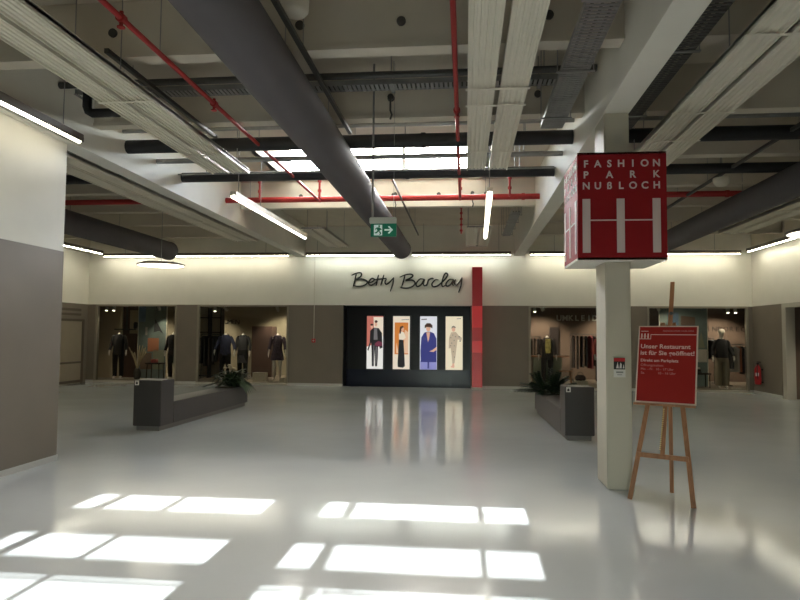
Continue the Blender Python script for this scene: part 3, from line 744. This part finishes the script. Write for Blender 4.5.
# ------------------------------------------------------------------ strip lights
def strip(label, a, b, m, hang=None, group=None, side=0):
    """long lamp between two points at the same height; hang = hanger positions (0..1)"""
    a, b = Vector(a), Vector(b); t = thing('strip_light', label, 'lamp', a, 0, group)
    d = b - a; L = d.length; dn = d.normalized(); x = Vector((-dn.y, dn.x, 0))
    MB().bar((0,0,.055), d+Vector((0,0,.055)), .09, .06).bar((0,0,.02)-x*0.05 if False else Vector((0,0,.02))-x*.045, d+Vector((0,0,.02))-x*.045, .008, .06).bar(Vector((0,0,.02))+x*.045, d+Vector((0,0,.02))+x*.045, .008, .06).build('housing', m_housing if m is not m_tubecool else m_cream, t)
    if m in (m_wash, m_washcool):
        o3 = Vector((0,0,-.008)); MB().cyl(dn*.02+o3, d-dn*.02+o3, .014, 10).build('tube', m, t)
    else: MB().cyl(dn*.02, d-dn*.02, .028, 10).build('tube', m, t)
    if hang:
        for k in hang: MB().cyl(d*k+Vector((0,0,.085)), d*k+Vector((0,0,ZC-a.z)), .006, 6).build('hanger', m_grey, t)
    return t
strip('long strip lamp along the top of the white wall at left', (-4.80, 0.5, 3.98), (-4.80, 7.45, 3.98), m_tube, (.25, .72, .95))
strip('strip lamp along the far left wall', (-11.2, -2.0, 4.03), (-11.2, 18.7, 4.03), m_wash, (.1,.5,.9))
strip('strip lamp along the right wall', (7.95, -2.0, 4.02), (7.95, 18.9, 4.02), m_wash, (.1,.5,.9))
for a, b, lb in ((-11.4,-5.4,'left bay'), (-4.85,-1.95,'middle bay left of the round duct'), (-1.6,1.35,'middle bay right of the round duct'), (1.9,7.85,'right bay')):
    strip('strip lamp along the top of the back wall, %s' % lb, (a, 19.12, 4.0), (b, 19.12, 4.0), m_washcool if lb.startswith('middle') else m_wash, (.12,.88))
strip('hanging strip lamp in the middle bay left of the round duct', (-3.56, 9.45, 3.7), (-3.50, 13.7, 3.7), m_tubecool, (.05,.3))
strip('hanging strip lamp in the middle bay left of the red sign cube', (0.36, 9.45, 3.7), (0.43, 13.85, 3.7), m_tubecool, (.06,.92))
# unseen strip lamps added behind the photographer as fill light
strip('added fill strip lamp in the middle bay behind the photographer', (-3.5, -8.0, 3.7), (-3.5, -1.0, 3.7), m_tubecool, (.1,.9))
strip('added fill strip lamp in the right bay behind the photographer', (4.5, -7.0, 3.7), (4.5, -1.5, 3.7), m_tube, (.1,.9))
# disc pendants
def disc(label, x, y, z, r):
    t = thing('disc_pendant', label, 'lamp', (x, y, z), 0, None)
    MB().lathe([(r,-.01),(r,.015),(r*.8,.045),(.06,.05)], (0,0,0), 32).build('shade', m_housing, t)
    MB().lathe([(r*.96,-.012),(r*.6,-.03),(r*.26,-.03)], (0,0,0), 32).build('diffuser', m_disc, t)
    MB().cyl((0,0,-.032),(0,0,-.008),r*.25,20).build('centre_cap', m_housing, t)
    MB().cyl((0,0,.05),(0,0,ZC-z),.006,6).build('cable', m_grey, t)
disc('round disc pendant hanging over the left shop window', -6.2, 12.5, 2.98, .47)
disc('round disc pendant partly hidden behind the red sign cube', 3.05, 11.6, 2.93, .45)
disc('round disc pendant at the right edge of the picture', 4.62, 8.7, 2.96, .45)

# ------------------------------------------------------------------ ducts, panels, pipes
def duct(label, x, y0, y1, z, r):
    t = thing('air_duct', label, 'duct', (x, y0, z))
    MB().cyl((0,0,0),(0,y1-y0,0),r,40).build('tube', m_duct, t)
    n = int((y1-y0)/2.0)
    for k in range(n):
        if not in_open(x, y0+1+2*k): MB().cyl((0,1+2*k,r-.01),(0,1+2*k,ZC-z),.006,6).build('hanger', m_grey, t)
    MB().loft([MB().ring((0,y1-y0-.03,0),(0,1,0),r+.008,40), MB().ring((0,y1-y0+.01,0),(0,1,0),r+.008,40)]).build('end_band', m_duct, t)
duct('thick charcoal round duct crossing the middle bay above the exit sign', -1.765, -1.0, 17.6, 3.965, .26)
duct('charcoal round duct in the left bay ending above the left shop window', -8.55, 4.0, 17.7, 3.965, .262)
duct('charcoal round duct in the right bay behind the red sign cube', 4.98, 1.0, 17.6, 3.965, .24)

def panel_pair(label, x0, x1, y0, y1, straps):
    t = thing('radiant_panel', label, 'heating panel', ((x0+x1)/2, y0, 4.0), 0)
    w = (x1-x0); sw = w*0.455; L = y1-y0
    for s in (-1, 1):
        cx = s*(w/2 - sw/2)
        mb = MB().box(cx-sw/2, cx+sw/2, 0, L, .02, .05)
        mb.box(cx-sw/2, cx-sw/2+.012, 0, L, -.012, .06).box(cx+sw/2-.012, cx+sw/2, 0, L, -.012, .06)
        for k in range(5):
            px = cx - sw/2 + sw*(k+.5)/5
            mb.prism([(px-.019,.02),(px-.012,.008),(px+.012,.008),(px+.019,.02)], 0, L)
        mb.build('panel_strip', m_panel, t)
    for y in straps:
        MB().box(-w/2-.02, w/2+.02, y-y0-.02, y-y0+.02, -.018, -.0125).build('strap', m_panel, t)
    for k in range(max(2, int(L/2.4))):
        yy = .4 + k*(L-.8)/max(1, int(L/2.4)-1)
        for q in (-1, 1):
            if not in_open((x0+x1)/2+q*(w/2-.05), y0+yy): MB().cyl((q*(w/2-.05), yy, .05), (q*(w/2-.05), yy, .95), .006, 6).build('hanger', m_grey, t)
    # header tubes at the two ends
    for y in (-.03, L+.03):
        m2 = MB()
        for s in (-1, 1):
            cx = s*(w/2 - sw/2)
            for k in range(4): m2.cyl((cx-sw/2+sw*(k+.5)/4, y-.04, .03), (cx-sw/2+sw*(k+.5)/4, y+.04, .03), .014, 8)
        m2.cyl((-w/2+.03, y+(.03 if y > 0 else -.03), .03), (w/2-.03, y+(.03 if y > 0 else -.03), .03), .016, 8)
        m2.build('header_tube', m_grey, t)
panel_pair('cream radiant panel pair in the middle bay left of the thick duct', -3.79, -3.22, -1.0, 9.2, (6.2, 8.2))
panel_pair('cream radiant panel pair in the middle bay left of the pillar', 0.02, 0.60, -1.0, 9.25, (6.15, 6.6, 8.3))
panel_pair('far cream radiant panel pair beyond the left hanging lamp', -3.79, -3.22, 14.4, 17.4, ())
panel_pair('far cream radiant panel pair beyond the hanging lamp near the pillar', 0.02, 0.60, 14.4, 17.4, ())
panel_pair('cream radiant panel pair in the right bay just right of the pillar', 2.22, 2.82, -1.0, 9.2, (5.2, 7.0, 8.0))
panel_pair('cream radiant panel pair near the right wall above the right duct', 5.85, 6.45, 2.0, 15.4, (12.6,))
panel_pair('cream radiant panel pair in the left bay beside the main beam', -5.98, -5.40, 1.0, 16.2, (10.6, 13.2))

def pipe(name, label, a, b, r, m, cat='pipe', hang=None, clamps=(), n=16):
    a, b = Vector(a), Vector(b); t = thing(name, label, cat, a); d = b-a
    MB().cyl((0,0,0), d, r, n).build('pipe', m, t)
    if hang:
        for k in hang: MB().cyl(d*k+Vector((0,0,r-.002)), d*k+Vector((0,0,ZC-a.z-.0)), .007, 6).build('hanger', m_grey, t)
    dn = d.normalized()
    for k in clamps:
        MB().cyl(d*k-dn*.03, d*k+dn*.03, r+.012, n).build('clamp', m, t)
    return t
X0c, X1c = BXL1+.01, BXR0-.01
H3 = (.08, .91)
for (x0, x1, nm) in ((X0c, X1c, 'middle bay'), (BXR1+.01, XR-.02, 'right bay'), (XL+.02, BXL0-.01, 'left bay')):
    pipe('insulated_pipe', 'nearer thick black pipe across the %s' % nm, (x0, 8.86, 4.33), (x1, 8.86, 4.33), .098, m_black, hang=(.1,.64,.9), clamps=(.68,))
    pipe('insulated_pipe', 'farther thick black pipe across the %s' % nm, (x0, 10.71, 4.33), (x1, 10.71, 4.33), .085, m_black, hang=(.1,.6,.9), clamps=(.62,))
    pipe('sprinkler_main', 'thick red pipe across the %s' % nm, (x0, 12.78, 4.36), (x1, 12.78, 4.36), .058, m_redpipe, hang=H3, clamps=(.05,.5,.95))
    pipe('steel_pipe', 'grey steel pipe above the nearer black pipe, %s' % nm, (x0, 8.72, 4.52), (x1, 8.72, 4.52), .03, m_grey, hang=H3)
pipe('steel_pipe', 'grey steel pipe between the two black pipes, middle bay', (X0c, 9.76, 4.36), (X1c, 9.76, 4.36), .04, m_grey, hang=H3)
pipe('steel_pipe', 'thin grey pipe just above the farther black pipe, middle bay', (X0c, 10.52, 4.34), (X1c, 10.52, 4.34), .014, m_grey, hang=H3)
# red branch pipes running with the hall
def red_branch(label, x, y0, y1, drops):
    t = thing('sprinkler_branch', label, 'pipe', (x, y0, 4.30))
    MB().cyl((0,0,0),(0,y1-y0,0),.026,12).build('pipe', m_redpipe, t)
    for y in drops: MB().cyl((0,y-y0-.03,0),(0,y-y0+.03,0),.042,12).cyl((0,y-y0,-.08),(0,y-y0,.06),.018,8).cyl((0,y-y0,-.085),(0,y-y0,-.075),.035,12).build('sprinkler_head', m_redpipe, t)
    for k in range(int((y1-y0)/3)):
        if not in_open(x, y0+.8+3*k): MB().cyl((0,.8+3*k,.026),(0,.8+3*k,ZC-4.30),.006,6).build('hanger', m_grey, t)
red_branch('thin red sprinkler pipe running to the skylight left of the thick duct', -2.95, -1.0, 12.7, (5.1, 7.15))
red_branch('thin red sprinkler pipe running to the skylight beside the radiant panels', -.105, -1.0, 12.7, (7.6,))
for x, lb in ((-4.2,'near the left beam'), (-2.95,'left of the thick duct'), (-.1,'at the middle'), (.87,'near the pillar')):
    t = thing('sprinkler_drop', 'short red riser on the thick red pipe %s' % lb, 'pipe', (x, 12.64, 4.36))
    MB().cyl((0,0,-.02),(0,0,.35),.022,10).cyl((0,0,0),(0,.14,0),.02,10).build('riser', m_redpipe, t)
    MB().cyl((0,0,.12),(0,0,.17),.038,12).build('collar', m_redpipe, t); MB().cyl((0,0,.32),(0,0,.36),.04,12).build('collar', m_redpipe, t)
t = thing('sprinkler_drop', 'red chain of fittings hanging below the red pipe beside the far panels', 'pipe', (-.09, 14.2, 4.4))
MB().cyl((0,0,-.55),(0,0,.25),.016,8).build('riser', m_redpipe, t)
for k in range(5): MB().cyl((0,0,-.5+.13*k),(0,0,-.46+.13*k),.032,10).build('collar', m_redpipe, t)
MB().cyl((0,0,.25),(0,0,ZC-4.4+.02),.012,6).build('hanger', m_grey, t)
# dark conduits
def conduit(label, x, y0, y1, z=4.33, r=.022, m=m_darkgrey):
    t = thing('conduit', label, 'conduit', (x, y0, z))
    MB().box(-r, r, 0, y1-y0, -r, r).build('rail', m, t)
    for k in range(int((y1-y0)/1.6)):
        if not in_open(x, y0+.5+1.6*k): MB().cyl((0,.5+1.6*k,r),(0,.5+1.6*k,ZC-z),.005,6).build('hanger', m_grey, t)
conduit('dark conduit just right of the thick duct', -1.56, -1.0, 8.45)
conduit('far dark conduit crossing above the exit sign', -1.28, 10.9, 17.4, r=.016)
conduit('dark conduit beside the left radiant panels', -3.47, 5.75, 8.5)
conduit('dark conduit in the right bay crossing above the right duct', 4.27, 8.0, 17.0)
conduit('dark conduit in the left bay under the radiant panels', -6.6, 7.0, 14.0)
# cable trays
def tray(label, a, b, w, h=.06, m=m_grey):
    a, b = Vector(a), Vector(b); t = thing('cable_tray', label, 'cable tray', a); d = b-a; L = d.length
    dn = d.normalized(); x = dn.cross(Vector((0,0,1)))
    for q in (-1, 1): MB().bar(x*(q*w/2), d+x*(q*w/2), .006, h).build('side_rail', m, t)
    rg = MB(); n = int(L/.055)
    for k in range(n+1): rg.bar(x*(-w/2)+d*(k/n)-Vector((0,0,h/2)), x*(w/2)+d*(k/n)-Vector((0,0,h/2)), .036, .006)
    rg.build('rung_deck', m, t)
    for k in range(3): MB().cyl(x*(-w*.3+w*.3*k)-Vector((0,0,h/2-.02)), d+x*(-w*.3+w*.3*k)-Vector((0,0,h/2-.02)), .014, 8).build('cable', m_darkgrey, t)
    for k in (.08,.36,.64,.92):
        mh = MB().bar(x*(-w/2-.05)+d*k-Vector((0,0,h/2+.012)), x*(w/2+.05)+d*k-Vector((0,0,h/2+.012)), .04, .012)
        for s in (-1,1): mh.cyl(x*(s*(w/2+.04))+d*k-Vector((0,0,h/2)), x*(s*(w/2+.04))+d*k+Vector((0,0,ZC-a.z)), .006, 6)
        mh.build('hanger', m_grey, t)
tray('grey cable tray beside the main beam left of the pillar', (1.08, 3.2, 4.25), (1.08, 8.1, 4.25), .27)
tray('far grey cable tray along the main beam beyond the black pipes', (1.1, 13.95, 4.3), (1.1, 17.3, 4.3), .2)
tray('grey cable tray across the middle bay behind the first concrete joist', (X0c+.1, 7.5, 4.6), (X1c-.1, 7.5, 4.6), .2)
tray('dark cable tray in the right bay left of the radiant panels', (2.0, 2.0, 4.28), (2.0, 8.3, 4.28), .22, m=m_darkgrey)
t = thing('elbow_pipe', 'black pipe elbow beside the left wall under the main beam', 'pipe', (-4.66, 7.35, 4.34))
MB().tube([(0,0,.61),(0,0,.04),(.02,0,-.01),(.07,0,-.04),(.42,0,-.04)], .055, 12).build('pipe', m_black, t)
pipe('steel_pipe', 'dark pipe across the middle bay above the cable tray', (X0c, 7.25, 4.62), (X1c, 7.25, 4.62), .04, m_darkgrey, hang=H3)

# exit sign on its rods
ex = thing('exit_sign', 'green exit sign with running figure and arrow hanging under the thick duct', 'sign', (-1.0, 7.7, 2.79))
MB().bev(-.165,.165,-.035,.035,.16,.235,.008).build('housing', m_exithouse, ex)
MB().box(-.15,.165,-.012,.012,.0,.16).build('panel', m_green, ex)
mb = MB().box(-.11,-.008,-.0155,-.0122,.015,.145)
mb.prism([(.02,.072),(.09,.072),(.06,.042),(.078,.035),(.125,.082),(.078,.13),(.06,.122),(.09,.092),(.02,.092)], -.0155, -.0122)
mb.build('arrow', m_exitwhite, ex)
mb = MB()
for poly in (oval(-.045,.128,.012,.012,10), [(-.075,.112),(-.04,.115),(-.025,.085),(-.05,.06),(-.07,.075)], [(-.055,.065),(-.03,.062),(-.02,.035),(-.035,.02),(-.045,.025),(-.035,.04)], [(-.07,.07),(-.055,.062),(-.075,.04),(-.1,.04),(-.1,.05),(-.08,.055)], [(-.035,.105),(-.012,.09),(-.018,.082),(-.04,.095)], [(-.075,.112),(-.098,.09),(-.092,.084),(-.07,.1)]):
    mb.prism(poly, -.018, -.0156)
mb.build('running_figure', m_green, ex)
MB().cyl((-.13,0,.23),(-.13,0,ZC-2.79-.001),.013,8).cyl((.13,0,.23),(.13,0,ZC-2.79-.001),.003,6).build('rod', m_grey, ex)

# domes, detector, alarm
t = thing('ceiling_speaker', 'white round ceiling unit on the concrete above the thick duct', 'speaker', (-1.55, 5.55, 4.5))
MB().lathe([(.0,-.0),(.10,.0),(.125,.03),(.13,.18),(.10,.2)], (0,0,0), 28).build('body', m_cream, t)
MB().cyl((0,0,.2),(0,0,.45),.03,10).build('stem', m_cream, t)
t = thing('dome_light', 'pale dome fitting above the right duct', 'lamp', (4.35, 11.3, 4.28))
MB().lathe([(.001,-.12),(.08,-.105),(.125,-.05),(.14,0),(.13,.03)], (0,0,0), 24).build('dome', m_panel, t); MB().cyl((0,0,.03),(0,0,ZC-4.28),.02,8).build('stem', m_grey, t)
tag(MB().cyl((-9.35,19.40,4.42),(-9.35,19.488,4.42),.13,24).lathe([(.07,0),(.07,.001)], (-9.35,19.40,4.42), 12).build('wall_speaker', m_cream), 'round cream wall speaker above the lamps in the left bay', 'speaker')
t = thing('smoke_detector', 'small pale smoke detector under the concrete ceiling above the exit sign rod', 'detector', (-.8, 7.0, 4.9))
MB().lathe([(.03,-.05),(.06,-.03),(.07,.0),(.07,.049)], (0,0,0), 20).build('body', m_cream, t)
for x, y in ((-2.1, 7.9), (-.95, 7.93), (.15, 13.55), (-1.5, 13.55)):
    t = thing('wire_hook', {(-2.1,7.9):'dark hook on the joist left of the exit sign rod', (-.95,7.93):'dark hook on the joist right of the exit sign rod', (.15,13.55):'dark hook below the red pipe beside the far panels', (-1.5,13.55):'dark hook below the red pipe near the thick duct'}[(x,y)], 'hook', (x, y, 4.62))
    MB().cyl((0,0,0),(0,.09,0),.04,12).build('rosette', m_darkgrey, t)
    MB().tube([(0,0,0),(0,-.01,-.18),(.02,-.01,-.24),(.0,-.01,-.3)], .012, 8).build('hook', m_darkgrey, t)
ab = thing('alarm_button', 'small red alarm button on a cable left of the black shop front', 'button', (-4.66, YF, 1.39))
MB().bev(-.06,.06,-.05,-.003,-.06,.06,.01).build('box', m_extred, ab); MB().cyl((0,-.06,0),(0,-.05,0),.025,12).build('push_button', m_cwhite, ab)
MB().cyl((0,-.012,.06),(0,-.012,2.6),.009,6).build('cable', m_cream, ab)

# ------------------------------------------------------------------ sign cube
def sign_cube():
    hw, z0, z1 = .45, 2.39, 3.515
    t = thing('sign_cube', 'big red sign cube with white capitals and bars around the white pillar', 'sign', (1.615, 7.22, 0))
    H = z1-z0
    for k in range(4):
        R = Matrix.Rotation(k*PI/2, 4, 'Z')
        p = MB().box(-hw, hw-.02, -hw, -hw+.02, z0, z1).xf(R).build('face_panel', m_red, t)
        mb = MB(); y = -hw-.001
        for row, (word, zz) in enumerate((('FASHION', .868), ('PARK', .765), ('NUßLOCH', .662))):
            n = len(word)
            for i, c in enumerate(word):
                cx = -hw + 2*hw*(.10 + .79*i/(n-1))
                glyph_caps(mb, c, cx, z0+H*zz-.005, .075, y, bold=.0025)
        for f in (.10, .485, .885): MB().box(-hw+2*hw*(f-.044), -hw+2*hw*(f+.044), y-.004, y+.001, z0+H*.065, z0+H*.565).xf(R).build('bar_mark', m_letter, p)
        MB().box(-hw+2*hw*.1, -hw+2*hw*.885, y-.0035, y+.001, z0+H*.36, z0+H*.372).xf(R).build('link_line', m_letter, p)
        mb.xf(R).build('lettering', m_letter, p)
    mb = MB().box(-hw,hw,-hw,-.26,z0-.004,z0+.02).box(-hw,hw,.26,hw,z0-.004,z0+.02).box(-hw,-.14,-.26,.26,z0-.004,z0+.02).box(.14,hw,-.26,.26,z0-.004,z0+.02)
    mb.build('bottom_panel', m_conc2, t)
    mb = MB().box(-hw,hw,-hw,-.26,z1-.02,z1).box(-hw,hw,.26,hw,z1-.02,z1).box(-hw,-.14,-.26,.26,z1-.02,z1).box(.14,hw,-.26,.26,z1-.02,z1)
    mb.build('top_panel', m_conc2, t)
sign_cube()
# notice on the pillar
t = thing('wall_notice', 'small red and black notice with a white card on the pillar', 'notice', (1.612, 6.968, 1.165)); t.scale = (1.12, 1, 1.1)
MB().box(-.055,.06,-.02,0,.0,.195).build('holder', m_cream, t)
MB().box(-.05,.052,-.026,-.0205,.08,.19).build('picture', m_ink, t); MB().box(-.05,.052,-.029,-.0265,.155,.186).build('red_band', m_extred, t)
mb = MB()
for poly in ([(-.03,.09),(-.015,.15),(-.005,.09)], [(.0,.09),(.01,.145),(.022,.13),(.02,.09)], [(.03,.09),(.04,.13),(.046,.09)]): mb.prism(poly, -.028, -.0265)
mb.build('white_print', m_sticker, t)
MB().box(-.05,.055,-.026,-.0205,.006,.075).build('card', m_sticker, t)
MB().box(-.03,.035,-.0275,-.0262,.045,.06).box(-.02,.025,-.0275,-.0262,.025,.032).build('card_print', m_grey, t)

# ------------------------------------------------------------------ easel and poster
ER = -math.radians(28)
ea = thing('easel', 'wooden tripod easel standing beside the white pillar', 'easel', (1.875, 6.46, 0), ER)
LEAN = math.tan(math.radians(15))
def pt(x, z, off=0): return Vector((x, z*LEAN + off, z))
for s in (-1, 1):
    MB().bar(pt(s*.29, .0), pt(s*.05, 1.74), .042, .022, (0,1,0)).build('leg', m_wood, ea)
MB().bar((.0,.52,.0), (.01,.43,1.70), .036, .022, (0,1,0)).build('rear_leg', m_wood, ea)
MB().bar(pt(0.0, .42, -.024), pt(.03, 2.17, -.024), .04, .022, (0,1,0)).build('mast', m_wood, ea)
MB().bar(pt(-.235, .43, -.022), pt(.235, .43, -.022), .022, .045, (0,0,1)).build('crossbar', m_wood, ea)
MB().bar(pt(-.05, 1.70, .02), pt(.06, 1.70, .02), .03, .04, (0,0,1)).build('top_block', m_wood, ea)
MB().bar(pt(-.288, .922, -.05), pt(.288, .922, -.05), .045, .022, (0,0,1)).build('ledge', m_wood, ea)
MB().cyl(pt(.03,1.84,-.05), pt(.03,1.84,.0), .018, 10).build('knob', m_darkgrey, ea)
ch = MB()
for k in range(22):
    f = k/21; p = pt(-.02,.5).lerp(pt(.0,.88), f)+Vector((0,-.045,0))
    ch.loft([ch.ring(p+Vector((0,0,-.006)), (0,0,1), .004, 6), ch.ring(p, (0,0,1), .0085, 6), ch.ring(p+Vector((0,0,.006)), (0,0,1), .004, 6)])
ch.build('chain', m_brass, ea)
po = thing('poster', 'red restaurant opening poster resting on the wooden easel', 'poster', (0,0,0))
PW, PH = .572, .80
po.matrix_world = Matrix.Translation((1.884, 6.46, 0)) @ Matrix.Rotation(ER, 4, 'Z') @ Matrix.Translation((.0, .935*LEAN-.052, .935)) @ Matrix.Rotation(-math.radians(15), 4, 'X')
w = PW/2
MB().box(-w,w,-.008,.008,0,PH).build('board', m_board, po)
MB().box(-w+.012,w-.012,-.0115,-.0085,.012,PH-.012).build('print', m_poster, po)
mb = MB(); y = -.0118
def ln(x0, x1, z0, z1): mb.box(-w+x0*PW, -w+x1*PW, y-.0012, y+.0002, z0*PH, z1*PH)
ln(.02,.22,.82,.828); ln(.213,.222,.828,.885); ln(.213,.985,.878,.886)
for f in (.06,.115,.17): ln(f-.012, f+.012, .83, .895)
ln(.06,.17,.86,.863)
for i in range(7): mb.box(-w+PW*(.05+.018*i), -w+PW*(.06+.018*i), y-.0012, y+.0002, .92*PH, .932*PH)
put_text(mb, 'Unser Restaurant', .062, -w+.05*PW, .70*PH, y, sx=1.08, bold=.0012, depth=.001)
put_text(mb, 'ist für Sie geöffnet!', .062, -w+.05*PW, .615*PH, y, sx=1.1, bold=.0012, depth=.001)
put_text(mb, 'Direkt am Parkplatz', .040, -w+.06*PW, .525*PH, y, sx=1.12, bold=.0008, depth=.001)
mb.build('headline_lettering', m_pletter, po)
mb = MB()
put_text(mb, 'FASHION PARK NUßLOCH', .024, -w+.42*PW, .92*PH, y, sx=1.02, depth=.001)
put_text(mb, 'Öffnungszeiten:', .034, -w+.065*PW, .465*PH, y, sx=1.05, depth=.001)
put_text(mb, 'Mo. - Fr.  10 - 17 Uhr', .034, -w+.07*PW, .415*PH, y, sx=1.05, depth=.001)
put_text(mb, 'Sa.', .034, -w+.075*PW, .365*PH, y, sx=1.05, depth=.001)
put_text(mb, '10 - 16 Uhr', .034, -w+.36*PW, .365*PH, y, sx=1.05, depth=.001)
mb.build('small_lettering', m_pletter2, po)

# ------------------------------------------------------------------ bench planters
def bench(label, x0, y0, w, L, stick, rz):
    t = thing('bench_planter', label, 'bench', (x0, y0, 0), rz)
    MB().bev(0, w, .45, L, .08, .44, .008).build('seat', m_bench, t)
    MB().bev(0, w, 0, .45, .08, .82, .008).build('end_pod', m_bench, t)
    MB().box(.04, w-.04, .05, L-.05, 0, .08).build('plinth', m_plinth, t)
    MB().box(.05, w-.05, L-.75, L-.06, .441, .449).build('soil', m_soil, t)
    for sx, sy in stick:
        s = MB().box(sx, sx+.07, sy-.003, sy-.0005, .74, .815).build('sticker', m_sticker, t)
        MB().prism([(sx+.018,.755),(sx+.052,.755),(sx+.052,.78),(sx+.035,.80),(sx+.018,.78)], sy-.0045, sy-.0031).build('sticker_print', m_ink, s)
    return t
bench('grey bench planter with a tall end block at left', -5.385, 10.03, .475, 3.86, ((.02,0),), -.03)
bench('grey bench planter with a tall end block beside the white pillar', 1.525, 10.06, .44, 3.6, ((.015,0),), .02)
def leaf(mb, base, d, L, w, droop=.3):
    d = Vector(d).normalized(); side = d.cross(Vector((0,0,1)))
    if side.length < .05: side = Vector((1,0,0))
    side.normalize(); pts = []
    for f, k in ((0,.1),(.25,.75),(.55,1),(.8,.65),(1,.03)):
        c = Vector(base)+d*(L*f)-Vector((0,0,droop*L*f*f)); up_ = side.cross(d).normalized()
        pts.append((c-side*w*k/2+up_*.012*k, c-up_*.01*k, c+side*w*k/2+up_*.012*k))
    vs = [p for q in pts for p in q]; fs = []
    for i in range(4):
        for j in range(2): fs.append((i*3+j, i*3+j+1, i*3+j+4, i*3+j+3))
    mb.add(vs, fs, True)
# left plant: broad leaves with pale flower heads
t = thing('leafy_plant', 'broad-leaved plant with pale flowers in the left bench planter', 'plant', (-5.03, 13.45, .45))
lm = MB(); sm_ = MB()
for k in range(110):
    a = random.uniform(0,2*PI); e = random.uniform(-.05,1.2); r = random.uniform(.02,.26); h = random.uniform(.03,.30)*(1.15-r*1.6)
    b = (math.cos(a)*r*.95, math.sin(a)*r*1.5, h)
    leaf(lm, b, (math.cos(a)*math.cos(e), math.sin(a)*math.cos(e), math.sin(e)), random.uniform(.18,.32), random.uniform(.08,.13), random.uniform(.2,.7))
    if k % 3 == 0: sm_.tube([(0,0,0),(b[0]*.6,b[1]*.6,h*.6),b], .006, 5)
for k in range(7): leaf(lm, (.18,-.2+.06*k,.13), (1,-.4+.13*k,.05), .34, .12, .85)
for k in range(6): leaf(lm, (-.18,-.2+.06*k,.08), (-1,-.3+.1*k,.05), .36, .11, .3)
lm.v = [(p[0], p[1], max(p[2], .012)) if abs(p[0]) < .24 and abs(p[1]) < .46 else p for p in lm.v]
lm.build('foliage', m_leaf2, t); sm_.build('stem', m_leaf, t)
fm = MB()
for k in range(6):
    c = (random.uniform(-.1,.2), random.uniform(-.15,.15), random.uniform(.36,.46)); fm.loft([fm.ring((c[0],c[1],c[2]-.02),(0,0,1),.01,8), fm.ring(c,(0,0,1),.05,8), fm.ring((c[0],c[1],c[2]+.025),(0,0,1),.03,8)])
    fm.tube([(c[0]*.4,c[1]*.4,.1),(c[0],c[1],c[2]-.02)], .005, 5)
fm.build('flower', m_flower, t)
# right plant: dark glossy upright stems of paired leaflets
t = thing('fern_plant', 'dark glossy spiky plant in the bench planter beside the pillar', 'plant', (1.68, 13.2, .45))
lm = MB(); sm_ = MB()
for k in range(52):
    a = random.uniform(0,2*PI); tilt = random.uniform(.1,1.42); L = random.uniform(.3,.5)
    d = Vector((math.cos(a)*math.sin(tilt), math.sin(a)*math.sin(tilt), math.cos(tilt))); b = Vector((math.cos(a)*.12, math.sin(a)*.2, 0))
    pts = [b + d*(L*f) + Vector((d.x*.12, d.y*.12, -.16*math.sin(tilt)))*(f*f) for f in (0,.25,.5,.75,1)]
    for p in pts: p.z = max(p.z, .01)
    sm_.tube(pts, [.009,.008,.007,.005,.003], 5)
    side = d.cross(Vector((0,0,1))).normalized()
    for i in range(8):
        f = .2+.8*i/7; j = min(3, int(f*4)); p = pts[j].lerp(pts[j+1], f*4-j)
        for s in (-1,1): leaf(lm, p, side*s+d*.7, .14*(1.15-.5*f), .075, .2)
lm.v = [(p[0], p[1], max(p[2], .012)) if abs(p[0]) < .32 and abs(p[1]) < .64 else p for p in lm.v]
lm.build('foliage', m_leaf, t); sm_.build('stem', m_leaf, t)

# fire extinguisher on the right wall
t = thing('fire_extinguisher', 'red fire extinguisher on the taupe wall by the right corner', 'extinguisher', (8.17, 18.95, .28))
MB().lathe([(.0,0),(.075,0),(.085,.02),(.085,.42),(.06,.5),(.028,.53),(.028,.56)], (0,0,0), 24).build('cylinder', m_extred, t)
MB().cyl((0,0,.56),(0,0,.6),.03,12).box(-.02,.09,-.012,.012,.6,.615).box(-.02,.08,-.012,.012,.63,.642).build('valve', m_black, t)
MB().tube([(.0,-.03,.58),(-.05,-.09,.52),(-.06,-.1,.35),(-.04,-.1,.15)], .012, 8).build('hose', m_black, t)
MB().add([((.0868*math.cos(a), .0868*math.sin(a), z)) for z in (.24, .33) for a in [math.radians(205+10*i) for i in range(7)]], [(i,i+1,i+8,i+7) for i in range(6)]).build('label', m_sticker, t)
MB().box(.08,.126,-.05,.05,.05,.08).box(.08,.126,-.05,.05,.4,.43).build('bracket', m_black, t)
